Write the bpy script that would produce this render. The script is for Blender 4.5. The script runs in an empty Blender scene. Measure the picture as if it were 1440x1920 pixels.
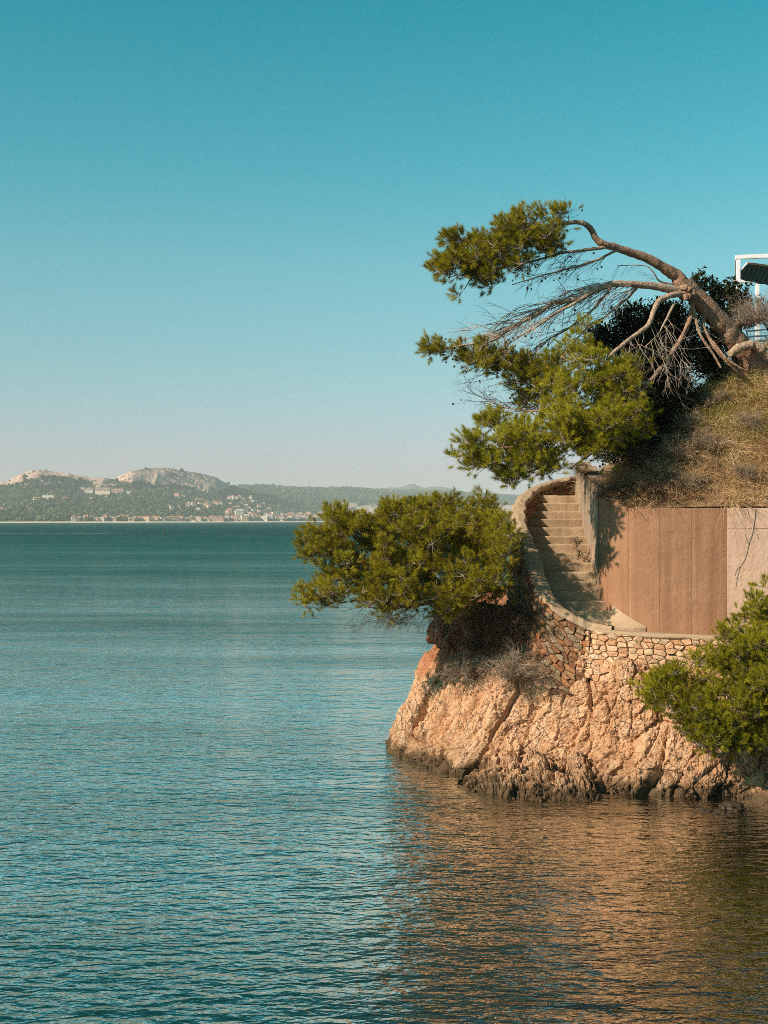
import bpy, math, random
import numpy as np
from mathutils import Vector, Matrix

R = random.Random(3)
rng = np.random.default_rng(7)
scene = bpy.context.scene
col = scene.collection

# ------------------------------------------------------------------ camera, sky, sun, exposure
F, H, CX, HY = 2300.0, 4.6, 720.0, 975.0      # focal length in survey units, eye height, picture centre, horizon
cam_d = bpy.data.cameras.new("camera")
cam = bpy.data.objects.new("camera", cam_d)
col.objects.link(cam)
scene.camera = cam
cam_d.sensor_fit = 'VERTICAL'
cam_d.sensor_height = 36.0
cam_d.lens = F / 1920.0 * 36.0
cam_d.shift_y = (HY - 960.0) / 1920.0
cam_d.clip_start = 0.1
cam_d.clip_end = 30000.0
cam.location = (0, 0, H)
cam.rotation_euler = (math.radians(90), 0, 0)

SUN_EL, SUN_AZ = math.radians(33.0), math.atan2(-0.79, -0.53)   # sun stands left of and behind the viewer
sun_dir = Vector((math.sin(SUN_AZ) * math.cos(SUN_EL), math.cos(SUN_AZ) * math.cos(SUN_EL), math.sin(SUN_EL)))
sun_d = bpy.data.lights.new("sun", 'SUN')
sun_d.energy = 5.0
sun_d.angle = math.radians(0.5)
sun_d.color = (1.0, 0.84, 0.66)
sun = bpy.data.objects.new("sun", sun_d)
col.objects.link(sun)
sun.location = (-30, -20, 60)
sun.rotation_euler = sun_dir.to_track_quat('Z', 'Y').to_euler()

world = bpy.data.worlds.new("World")
scene.world = world
world.use_nodes = True
wn = world.node_tree
for n in list(wn.nodes):
    wn.nodes.remove(n)
w_out = wn.nodes.new('ShaderNodeOutputWorld')
w_bg = wn.nodes.new('ShaderNodeBackground')
w_sky = wn.nodes.new('ShaderNodeTexSky')
w_sky.sky_type = 'NISHITA'
w_sky.sun_disc = False
w_sky.sun_elevation = SUN_EL
w_sky.sun_rotation = SUN_AZ % (2 * math.pi)
w_sky.air_density = 1.0
w_sky.dust_density = 1.0
w_bg.inputs[1].default_value = 0.10
w_tc = wn.nodes.new('ShaderNodeTexCoord')
w_sep = wn.nodes.new('ShaderNodeSeparateXYZ')
w_ramp = wn.nodes.new('ShaderNodeValToRGB')
w_mul = wn.nodes.new('ShaderNodeMix')
w_mul.data_type = 'RGBA'
w_mul.blend_type = 'MULTIPLY'
w_mul.inputs[0].default_value = 1.0
wn.links.new(w_tc.outputs['Generated'], w_sep.inputs[0])
wn.links.new(w_sep.outputs[2], w_ramp.inputs[0])
wn.links.new(w_sky.outputs[0], w_mul.inputs[6])
wn.links.new(w_ramp.outputs[0], w_mul.inputs[7])
wn.links.new(w_mul.outputs[2], w_bg.inputs[0])
wn.links.new(w_bg.outputs[0], w_out.inputs[0])
SKY_TINT = [(0.0, (0.78, 0.69, 0.92)), (0.046, (0.75, 0.69, 0.88)), (0.114, (0.6, 0.84, 0.8)), (0.198, (0.47, 0.97, 0.83)), (0.278, (0.2, 0.99, 0.83)), (0.384, (0.0, 0.95, 0.79)), (0.62, (0.02, 0.47, 0.43)), (1.0, (0.03, 0.28, 0.27))]
el_ = w_ramp.color_ramp.elements
while len(el_) > 1:
    el_.remove(el_[-1])
el_[0].position = SKY_TINT[0][0]
el_[0].color = (*SKY_TINT[0][1], 1)
for p_, c_ in SKY_TINT[1:]:
    e_ = el_.new(p_)
    e_.color = (*c_, 1)

vs = scene.view_settings
vs.view_transform = 'Standard'
vs.look = 'None'
vs.exposure = 0.5
vs.gamma = 1.0
vs.use_curve_mapping = False
scene.render.engine = 'CYCLES'
scene.cycles.filter_width = 0.9
scene.cycles.use_denoising = False
scene.cycles.max_bounces = 6
scene.cycles.diffuse_bounces = 3
scene.cycles.glossy_bounces = 3
scene.cycles.transmission_bounces = 3
scene.cycles.volume_bounces = 1
scene.cycles.transparent_max_bounces = 4
scene.cycles.caustics_reflective = False
scene.cycles.caustics_refractive = False


def at(px, py, Y):
    """a surveyed direction and a distance -> metres"""
    return np.array([(px - CX) / F * Y, Y, H + (HY - py) / F * Y])


# ------------------------------------------------------------------ noise
def _hash(ix, iy, iz, k=0):
    n = (ix * 73856093) ^ (iy * 19349663) ^ (iz * 83492791) ^ (k * 2654435761)
    n = n & 0xffffffff
    n = ((n ^ (n >> 13)) * 1274126177) & 0xffffffff
    n = ((n ^ (n >> 15)) * 2246822519) & 0xffffffff
    n = n ^ (n >> 16)
    return (n & 0xffff) / 65535.0


def vnoise(p, k=0):
    i = np.floor(p).astype(np.int64)
    f = p - i
    f = f * f * f * (f * (f * 6 - 15) + 10)
    out = 0
    for a in (0, 1):
        wx = f[:, 0] if a else 1 - f[:, 0]
        for b in (0, 1):
            wy = f[:, 1] if b else 1 - f[:, 1]
            for c in (0, 1):
                wz = f[:, 2] if c else 1 - f[:, 2]
                out = out + wx * wy * wz * _hash(i[:, 0] + a, i[:, 1] + b, i[:, 2] + c, k)
    return out * 2 - 1


_rot = np.array([[0.36, 0.48, -0.8], [-0.8, 0.6, 0.0], [0.48, 0.64, 0.6]])


def fbm(p, octaves=4, k=0, gain=0.5):
    s, a, t = 0, 1.0, 0
    q = np.asarray(p, float)
    for o in range(octaves):
        s = s + a * vnoise(q, k + o)
        t += a
        a *= gain
        q = q @ _rot.T * 2.03 + 7.1
    return s / t


def ridged(p, octaves=4, k=0):
    s, a, t = 0, 1.0, 0
    q = np.asarray(p, float)
    for o in range(octaves):
        s = s + a * (1 - np.abs(vnoise(q, k + o)) * 2)
        t += a
        a *= 0.5
        q = q @ _rot.T * 2.03 + 3.3
    return s / t


def voro(p, k=0):
    """F1, F2, centre and hash of the nearest cell"""
    i = np.floor(p).astype(np.int64)
    n = len(p)
    f1 = np.full(n, 9.0)
    f2 = np.full(n, 9.0)
    cen = np.zeros((n, 3))
    hid = np.zeros(n)
    for a in (-1, 0, 1):
        for b in (-1, 0, 1):
            for c in (-1, 0, 1):
                jx, jy, jz = i[:, 0] + a, i[:, 1] + b, i[:, 2] + c
                q = np.stack([jx + _hash(jx, jy, jz, k), jy + _hash(jx, jy, jz, k + 1), jz + _hash(jx, jy, jz, k + 2)], 1)
                d = np.linalg.norm(q - p, axis=1)
                m = d < f1
                f2 = np.where(m, f1, np.minimum(f2, d))
                f1 = np.where(m, d, f1)
                cen[m] = q[m]
                hid[m] = _hash(jx, jy, jz, k + 5)[m]
    return f1, f2, cen, hid


def facets(p, scale, k, stretch=(1, 1, 1)):
    """blocky broken relief: every cell has its own tilt and height, with a crack between cells"""
    q = p * np.array(stretch) / scale
    f1, f2, cen, hid = voro(q, k)
    r = np.stack([np.modf(hid * 37.1)[0], np.modf(hid * 91.7)[0], np.modf(hid * 53.3)[0]], 1) - 0.5
    tilt = ((q - cen) * r).sum(1)
    crack = np.clip(1 - (f2 - f1) / 0.12, 0, 1)
    return (hid - 0.5) * 0.8 + tilt * 1.6 - crack * 0.55


def crom(P, n):
    """Catmull-Rom through the rows of P (m, ...) at n points"""
    P = np.asarray(P, float)
    m = len(P)
    t = np.linspace(0, m - 1, n)
    i = np.clip(np.floor(t).astype(int), 0, m - 2)
    f = (t - i).reshape(-1, *([1] * (P.ndim - 1)))
    p0, p1, p2, p3 = P[np.clip(i - 1, 0, m - 1)], P[i], P[i + 1], P[np.clip(i + 2, 0, m - 1)]
    return 0.5 * (2 * p1 + (p2 - p0) * f + (2 * p0 - 5 * p1 + 4 * p2 - p3) * f ** 2 + (3 * p1 - p0 - 3 * p2 + p3) * f ** 3)


# ------------------------------------------------------------------ objects
ORG = {}


def tag(o, label=None, cat=None, group=None, kind=None):
    if label: o['label'] = label
    if cat: o['category'] = cat
    if group: o['group'] = group
    if kind: o['kind'] = kind
    return o


def thing(name, loc, label, cat, group=None):
    o = bpy.data.objects.new(name, None)
    o.empty_display_size = 0.1
    col.objects.link(o)
    o.location = [float(v) for v in loc]
    ORG[o.name] = np.array(loc, float)
    return tag(o, label, cat, group)


def mesh(name, V, faces, mats, smooth=False, tint=None, midx=None):
    """faces: a list of index arrays, each (n, k) with one k"""
    me = bpy.data.meshes.new(name)
    V = np.asarray(V, np.float32)
    if not isinstance(faces, (list, tuple)):
        faces = [faces]
    faces = [np.asarray(f, np.int32) for f in faces if len(f)]
    tot = np.concatenate([np.full(len(f), f.shape[1], np.int32) for f in faces])
    loops = np.concatenate([f.ravel() for f in faces])
    start = np.concatenate([[0], np.cumsum(tot)[:-1]]).astype(np.int32)
    me.vertices.add(len(V))
    me.vertices.foreach_set('co', V.ravel())
    me.loops.add(len(loops))
    me.loops.foreach_set('vertex_index', loops)
    me.polygons.add(len(tot))
    me.polygons.foreach_set('loop_start', start)
    me.polygons.foreach_set('loop_total', tot)
    me.polygons.foreach_set('use_smooth', np.full(len(tot), bool(smooth)))
    if not isinstance(mats, (list, tuple)):
        mats = [mats]
    for m in mats:
        me.materials.append(m)
    if midx is not None:
        me.polygons.foreach_set('material_index', np.asarray(midx, np.int32))
    if tint is not None:
        a = me.attributes.new('tint', 'FLOAT', 'POINT')
        a.data.foreach_set('value', np.asarray(tint, np.float32))
    me.update(calc_edges=True)
    me.validate()
    return me


def obj(name, V, faces, mats, parent=None, smooth=False, tint=None, loc=None, midx=None):
    V = np.asarray(V, float)
    if parent is not None:
        org = ORG[parent.name]
    else:
        org = np.zeros(3) if loc is None else np.asarray(loc, float)
    o = bpy.data.objects.new(name, mesh(name, V - org, faces, mats, smooth, tint, midx))
    col.objects.link(o)
    if parent is not None:
        o.parent = parent
    else:
        o.location = [float(v) for v in org]
    ORG[o.name] = org
    return o


def grid_faces(nr, nc):
    i = np.arange(nr - 1)[:, None] * nc + np.arange(nc - 1)[None, :]
    return np.stack([i, i + 1, i + nc + 1, i + nc], -1).reshape(-1, 4)


class MB:
    """collects shapes for one mesh"""
    def __init__(self):
        self.v, self.f, self.n = [], {}, 0

    def add(self, V, faces):
        V = np.asarray(V, float)
        for f in faces if isinstance(faces, list) else [faces]:
            f = np.asarray(f, int)
            if len(f):
                self.f.setdefault(f.shape[1], []).append(f + self.n)
        self.v.append(V)
        self.n += len(V)

    def box(self, c, s, M=None):
        V = np.array([[x, y, z] for x in (-.5, .5) for y in (-.5, .5) for z in (-.5, .5)]) * np.array(s)
        if M is not None:
            V = V @ np.asarray(M).T
        self.add(V + np.array(c), np.array([[0, 1, 3, 2], [4, 6, 7, 5], [0, 4, 5, 1], [2, 3, 7, 6], [0, 2, 6, 4], [1, 5, 7, 3]]))

    def tube(self, P, r, sides=6, cap=True, rough=0, k=0):
        P = np.asarray(P, float)
        m = len(P)
        r = np.full(m, float(r)) if np.isscalar(r) else np.asarray(r, float)
        T = np.gradient(P, axis=0)
        T /= np.linalg.norm(T, axis=1)[:, None] + 1e-9
        ref = np.array([0, 0, 1.0]) if abs(T[:, 2]).mean() < 0.8 else np.array([1.0, 0, 0])
        A = np.cross(T, ref)
        A /= np.linalg.norm(A, axis=1)[:, None] + 1e-9
        B = np.cross(T, A)
        a = np.linspace(0, 2 * np.pi, sides, endpoint=False)
        V = P[:, None] + r[:, None, None] * (A[:, None] * np.cos(a)[None, :, None] + B[:, None] * np.sin(a)[None, :, None])
        V = V.reshape(-1, 3)
        if rough:
            D = V - np.repeat(P, sides, 0)
            V = V + D * (rough * fbm(V * 9, 3, k))[:, None] + D * (rough * 0.8 * facets(V, 0.09, k, (1, 1, 1)))[:, None]
        i = np.arange(m - 1)[:, None] * sides + np.arange(sides)[None]
        j = np.arange(m - 1)[:, None] * sides + (np.arange(sides)[None] + 1) % sides
        fs = [np.stack([i, j, j + sides, i + sides], -1).reshape(-1, 4)]
        if cap:
            fs.append(np.arange(sides)[None, ::-1])
            fs.append((m - 1) * sides + np.arange(sides)[None])
        self.add(V, fs)

    def build(self, name, mats, parent=None, smooth=False, loc=None, tint=None):
        V = np.concatenate(self.v)
        fs = [np.concatenate(x) for x in self.f.values()]
        return obj(name, V, fs, mats, parent, smooth, tint, loc)


# ------------------------------------------------------------------ materials
class NT:
    def __init__(self, name):
        self.m = bpy.data.materials.new(name)
        self.m.use_nodes = True
        self.t = self.m.node_tree
        for n in list(self.t.nodes):
            self.t.nodes.remove(n)
        self.out = self.t.nodes.new('ShaderNodeOutputMaterial')
        self._pos = None

    def n(self, kind, **kw):
        x = self.t.nodes.new('ShaderNode' + kind)
        for k, v in kw.items():
            if k.startswith('i_'):
                key = k[2:]
                key = int(key) if key.isdigit() else key.replace('_', ' ')
                if isinstance(v, bpy.types.NodeSocket):
                    self.t.links.new(v, x.inputs[key])
                else:
                    x.inputs[key].default_value = v
            else:
                setattr(x, k, v)
        return x

    @property
    def pos(self):
        if self._pos is None:
            self._pos = self.n('NewGeometry').outputs['Position']
        return self._pos

    def mapped(self, scale=(1, 1, 1), rot=(0, 0, 0)):
        return self.n('Mapping', i_0=self.pos, i_Scale=scale, i_Rotation=rot).outputs[0]

    def noise(self, scale=5, detail=4, rough=0.55, vec=None, dist=0.0):
        return self.n('TexNoise', i_Vector=vec or self.pos, i_Scale=scale, i_Detail=detail, i_Roughness=rough, i_Distortion=dist).outputs['Fac']

    def ramp(self, fac, stops):
        r = self.n('ValToRGB', i_0=fac)
        e = r.color_ramp.elements
        while len(e) > 1:
            e.remove(e[-1])
        e[0].position = stops[0][0]
        c = stops[0][1]
        e[0].color = (*c, 1) if hasattr(c, '__len__') else (c, c, c, 1)
        for p, c in stops[1:]:
            x = e.new(p)
            x.color = (*c, 1) if hasattr(c, '__len__') else (c, c, c, 1)
        return r.outputs[0]

    def mix(self, fac, a, b, mode='MIX'):
        x = self.n('Mix', data_type='RGBA', blend_type=mode)
        for s, v in ((0, fac), (6, a), (7, b)):
            if isinstance(v, bpy.types.NodeSocket):
                self.t.links.new(v, x.inputs[s])
            elif s == 0:
                x.inputs[s].default_value = v
            else:
                x.inputs[s].default_value = (*v, 1) if hasattr(v, '__len__') else (v, v, v, 1)
        return x.outputs[2]

    def math(self, op, a, b=0.0, c=None):
        x = self.n('Math', operation=op)
        for s, v in ((0, a), (1, b), (2, c)):
            if v is None:
                continue
            if isinstance(v, bpy.types.NodeSocket):
                self.t.links.new(v, x.inputs[s])
            else:
                x.inputs[s].default_value = v
        return x.outputs[0]

    def bump(self, height, dist=0.02, strength=1.0, normal=None):
        b = self.n('Bump', i_Height=height, i_Distance=dist, i_Strength=strength)
        if normal is not None:
            self.t.links.new(normal, b.inputs['Normal'])
        return b.outputs[0]

    def surf(self, color, rough=0.9, normal=None, spec=0.3, **kw):
        p = self.n('BsdfPrincipled', i_Roughness=rough)
        p.inputs['Specular IOR Level'].default_value = spec
        if isinstance(color, bpy.types.NodeSocket):
            self.t.links.new(color, p.inputs['Base Color'])
        else:
            p.inputs['Base Color'].default_value = (*color, 1)
        if normal is not None:
            self.t.links.new(normal, p.inputs['Normal'])
        for k, v in kw.items():
            p.inputs[k.replace('_', ' ')].default_value = v
        self.t.links.new(p.outputs[0], self.out.inputs[0])
        return self.m

    def tint(self):
        return self.n('Attribute', attribute_name='tint').outputs['Fac']


def simple(name, c, rough=0.8, var=0.15, scale=8, bump=0.0, metallic=0):
    t = NT(name)
    n = t.noise(scale, 4)
    lo = tuple(x * (1 - var) for x in c)
    hi = tuple(min(1, x * (1 + var)) for x in c)
    cc = t.ramp(n, [(0.3, lo), (0.7, hi)])
    nb = t.bump(n, bump) if bump else None
    return t.surf(cc, rough, nb, Metallic=metallic)


# rock of the headland
def rock_material(name, wet=True, far=False):
    t = NT(name)
    big = t.noise(0.9, 4, 0.6)
    med = t.noise(4.5, 5, 0.65, dist=0.6)
    streak = t.noise(2.2, 5, 0.6, vec=t.mapped((2.6, 2.6, 0.55), (0.0, 0.25, 0.0)))
    fine = t.noise(26, 4, 0.7)
    c = t.ramp(med, [(0.25, (0.56, 0.29, 0.155)), (0.42, (0.72, 0.42, 0.24)), (0.55, (0.81, 0.50, 0.31)), (0.72, (0.86, 0.61, 0.42))])
    c = t.mix(t.ramp(big, [(0.42, 0.0), (0.62, 0.5)]), c, (0.66, 0.31, 0.145))
    c = t.mix(t.ramp(streak, [(0.57, 0.0), (0.69, 0.6)]), c, (0.42, 0.15, 0.065))
    c = t.mix(t.ramp(fine, [(0.55, 0.0), (0.74, 0.45)]), c, (0.28, 0.13, 0.07))
    pale = t.noise(1.7, 5, 0.7, vec=t.mapped((1.5, 1.5, 0.5)))
    c = t.mix(t.ramp(pale, [(0.56, 0.0), (0.7, 0.55)]), c, (0.84, 0.63, 0.46))
    vec = t.n('Mapping', i_0=t.mix(0.10, t.pos, t.n('TexNoise', i_Vector=t.pos, i_Scale=3.0, i_Detail=3.0).outputs['Color'], 'ADD'), i_Scale=(3.2, 3.2, 1.3), i_Rotation=(0.1, 0.3, 0.0)).outputs[0]
    cr = t.n('TexVoronoi', feature='DISTANCE_TO_EDGE', i_Vector=vec, i_Scale=1.5).outputs['Distance']
    crm = t.ramp(cr, [(0.0, 1.0), (0.03, 0.0)])
    crgate = t.ramp(t.noise(1.3, 2), [(0.45, 0.0), (0.58, 1.0)])
    crk = t.math('MULTIPLY', crm, crgate)
    c = t.mix(t.math('MULTIPLY', crk, 0.6), c, (0.10, 0.04, 0.022))
    if wet:
        sp = t.n('SeparateXYZ', i_0=t.pos)
        z = sp.outputs[2]
        # iron-red earthy rock high on the seaward corner
        ry = t.math('MULTIPLY_ADD', t.noise(1.6, 4), 1.2, t.math('SUBTRACT', z, t.math('MULTIPLY', sp.outputs[0], 0.35)))
        c = t.mix(t.math('MULTIPLY', t.ramp(t.math('MULTIPLY', ry, 0.4), [(0.66, 0.0), (0.80, 1.0)]), 0.75), c, (0.46, 0.155, 0.065))
        lvl = t.math('SUBTRACT', z, t.math('MULTIPLY', t.noise(3.0, 4), 0.5))
        alg = t.ramp(t.math('ADD', lvl, 0.5), [(0.38, 1.0), (0.52, 0.0)])
        c = t.mix(t.math('MULTIPLY', alg, 0.85), c, (0.040, 0.026, 0.014))
        grey = t.ramp(t.math('MULTIPLY', t.math('ADD', lvl, 0.6), 0.6), [(0.30, 1.0), (0.62, 0.0)])
        c = t.mix(t.math('MULTIPLY', grey, 0.35), c, (0.20, 0.12, 0.06))
    h = t.math('ADD', t.math('MULTIPLY', t.noise(9, 6, 0.72, dist=0.4), 1.0), t.math('MULTIPLY', t.noise(38, 4, 0.75), 0.35))
    h = t.math('SUBTRACT', h, t.math('MULTIPLY', crk, 0.5))
    nb = t.bump(h, 0.10, 1.0)
    return t.surf(c, 0.92, nb, 0.25)


M = {}
M['rock'] = rock_material('headland_rock')


def stone_material(name, stops, lime=0.25):
    t = NT(name)
    info = t.n('ObjectInfo').outputs['Random']
    c = t.ramp(info, stops)
    n1 = t.noise(14, 5, 0.7)
    c = t.mix(t.ramp(n1, [(0.35, 0.5), (0.5, 0.0)]), c, (0.24, 0.10, 0.05))
    c = t.mix(t.ramp(n1, [(0.55, 0.0), (0.75, lime * 2)]), c, (0.66, 0.52, 0.38))
    nb = t.bump(t.noise(30, 5, 0.7), 0.025)
    return t.surf(c, 0.9, nb, 0.25)


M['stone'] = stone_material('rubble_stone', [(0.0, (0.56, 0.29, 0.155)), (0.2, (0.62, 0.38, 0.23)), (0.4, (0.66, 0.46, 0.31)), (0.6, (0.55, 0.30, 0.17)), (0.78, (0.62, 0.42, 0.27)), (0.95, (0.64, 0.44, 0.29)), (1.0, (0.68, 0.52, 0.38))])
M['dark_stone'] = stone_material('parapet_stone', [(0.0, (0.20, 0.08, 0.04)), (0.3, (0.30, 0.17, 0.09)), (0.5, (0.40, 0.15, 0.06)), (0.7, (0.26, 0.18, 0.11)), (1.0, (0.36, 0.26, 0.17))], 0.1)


def plaster(name, a, b, stain, streak=True):
    t = NT(name)
    n1 = t.noise(1.6, 5, 0.6)
    n2 = t.noise(7, 5, 0.65)
    c = t.ramp(n1, [(0.3, a), (0.7, b)])
    if streak:
        s = t.noise(2.2, 4, 0.55, vec=t.mapped((3.0, 3.0, 0.14)))
        c = t.mix(t.ramp(s, [(0.42, 0.0), (0.70, 0.65)]), c, stain)
        s2 = t.noise(3.5, 4, 0.6, vec=t.mapped((3.5, 3.5, 0.1)))
        c = t.mix(t.ramp(s2, [(0.55, 0.0), (0.75, 0.35)]), c, tuple(min(1, x * 1.35) for x in b))
    info = t.n('ObjectInfo').outputs['Random']
    c = t.mix(0.10, c, t.ramp(info, [(0.0, tuple(x * 0.7 for x in a)), (1.0, tuple(min(1, x * 1.3) for x in b))]))
    c = t.mix(t.ramp(n2, [(0.55, 0.0), (0.75, 0.45)]), c, stain)
    c = t.mix(t.ramp(t.noise(45, 3, .6), [(0.62, 0.0), (0.72, 0.35)]), c, tuple(min(1, x * 1.5) for x in b))
    nb = t.bump(t.math('ADD', t.noise(18, 5, 0.7), t.math('MULTIPLY', t.noise(4, 3), 1.5)), 0.012)
    return t.surf(c, 0.85, nb, 0.3)


M['terracotta'] = plaster('terracotta_plaster', (0.29, 0.148, 0.085), (0.37, 0.195, 0.115), (0.21, 0.095, 0.05))
M['pale_plaster'] = plaster('pale_rose_plaster', (0.52, 0.335, 0.245), (0.62, 0.42, 0.32), (0.42, 0.25, 0.17))
M['grey_concrete'] = plaster('grey_concrete', (0.27, 0.185, 0.13), (0.40, 0.29, 0.21), (0.10, 0.066, 0.045))
M['coping'] = plaster('sandy_render', (0.29, 0.19, 0.12), (0.44, 0.31, 0.205), (0.30, 0.18, 0.10), False)
M['step'] = plaster('sandstone_step', (0.28, 0.19, 0.12), (0.47, 0.335, 0.215), (0.14, 0.085, 0.05), False)
M['mortar'] = simple('mortar', (0.50, 0.33, 0.21), 0.95, 0.3, 20, 0.01)
M['dark_mortar'] = simple('earthy_mortar', (0.12, 0.06, 0.033), 0.95, 0.4, 14, 0.01)
M['white_metal'] = simple('white_painted_metal', (0.78, 0.76, 0.80), 0.45, 0.06, 4)
M['dark_metal'] = simple('dark_metal', (0.03, 0.03, 0.03), 0.5, 0.2, 6)
M['wire'] = simple('galvanised_wire', (0.35, 0.33, 0.31), 0.5, 0.2, 6)


def earth_material():
    t = NT('dry_earth')
    n = t.noise(5, 6, 0.7)
    c = t.ramp(n, [(0.3, (0.18, 0.09, 0.05)), (0.5, (0.38, 0.22, 0.125)), (0.7, (0.52, 0.35, 0.21))])
    g = t.noise(0.9, 3)
    c = t.mix(t.ramp(g, [(0.5, 0.0), (0.62, 0.6)]), c, (0.13, 0.12, 0.035))
    return t.surf(c, 1.0, t.bump(t.noise(22, 6, 0.75), 0.08), 0.1)


M['earth'] = earth_material()


def bark_material(name, a, b, dark):
    t = NT(name)
    n = t.noise(10, 5, 0.7)
    v = t.n('TexVoronoi', feature='DISTANCE_TO_EDGE', i_Vector=t.mapped((1, 1, 1)), i_Scale=16.0).outputs['Distance']
    c = t.ramp(n, [(0.3, a), (0.65, b)])
    c = t.mix(t.ramp(v, [(0.0, 0.8), (0.09, 0.0)]), c, dark)
    return t.surf(c, 0.95, t.bump(t.math('ADD', n, t.math('MINIMUM', v, 0.15)), 0.03), 0.15)


M['bark'] = bark_material('pine_bark', (0.24, 0.13, 0.08), (0.42, 0.28, 0.20), (0.10, 0.045, 0.025))
M['bark_grey'] = bark_material('grey_limb_bark', (0.30, 0.20, 0.14), (0.50, 0.38, 0.29), (0.13, 0.07, 0.045))
M['twig'] = simple('pine_twig', (0.33, 0.25, 0.19), 0.95, 0.4, 5)
M['dead_twig'] = simple('dead_grey_twig', (0.42, 0.33, 0.27), 0.95, 0.35, 5)
M['dark_twig'] = simple('dark_twig', (0.07, 0.045, 0.03), 0.95, 0.3, 5)
M['cut_wood'] = simple('cut_wood', (0.55, 0.40, 0.26), 0.9, 0.15, 12)


def leaf_material(name, stops, trans=0.42, rough=0.7, spec=0.15):
    t = NT(name)
    c = t.ramp(t.tint(), stops)
    p = t.n('BsdfPrincipled', i_0=c, i_Roughness=rough)
    p.inputs['Specular IOR Level'].default_value = spec
    tr = t.n('BsdfTranslucent', i_0=t.mix(1.0, c, (1.0, 1.0, 0.55), 'MULTIPLY'))
    mx = t.n('MixShader', i_0=trans, i_1=p.outputs[0], i_2=tr.outputs[0])
    t.t.links.new(mx.outputs[0], t.out.inputs[0])
    return t.m


M['needle'] = leaf_material('pine_needles', [(0.0, (0.13, 0.115, 0.012)), (0.3, (0.25, 0.215, 0.017)), (0.6, (0.37, 0.315, 0.024)), (0.85, (0.48, 0.41, 0.035)), (0.93, (0.20, 0.15, 0.04)), (1.0, (0.22, 0.12, 0.05))])
M['needle_fresh'] = leaf_material('fresh_pine_needles', [(0.0, (0.13, 0.13, 0.012)), (0.3, (0.27, 0.25, 0.016)), (0.6, (0.40, 0.36, 0.022)), (0.9, (0.52, 0.46, 0.045)), (1.0, (0.24, 0.17, 0.05))])
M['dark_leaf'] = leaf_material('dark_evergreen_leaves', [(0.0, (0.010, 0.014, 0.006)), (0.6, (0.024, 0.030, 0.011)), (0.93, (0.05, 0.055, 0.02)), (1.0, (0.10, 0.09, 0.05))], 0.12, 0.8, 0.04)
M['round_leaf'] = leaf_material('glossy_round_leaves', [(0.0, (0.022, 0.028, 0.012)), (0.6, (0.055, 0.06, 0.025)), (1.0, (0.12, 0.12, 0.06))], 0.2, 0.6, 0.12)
M['ground_leaf'] = leaf_material('yellow_green_leaves', [(0.0, (0.20, 0.18, 0.04)), (0.5, (0.38, 0.34, 0.08)), (1.0, (0.52, 0.46, 0.15))], 0.3)
M['straw'] = leaf_material('dry_straw', [(0.0, (0.28, 0.14, 0.07)), (0.4, (0.54, 0.34, 0.18)), (0.75, (0.78, 0.59, 0.33)), (1.0, (0.86, 0.72, 0.48))], 0.25)
M['dry_brown'] = leaf_material('dry_brown_twiglets', [(0.0, (0.045, 0.026, 0.016)), (0.5, (0.12, 0.07, 0.042)), (1.0, (0.26, 0.17, 0.11))], 0.1)
M['dry_grey'] = leaf_material('dry_grey_twiglets', [(0.0, (0.10, 0.062, 0.04)), (0.5, (0.24, 0.165, 0.105)), (1.0, (0.40, 0.29, 0.19))], 0.1)


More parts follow.
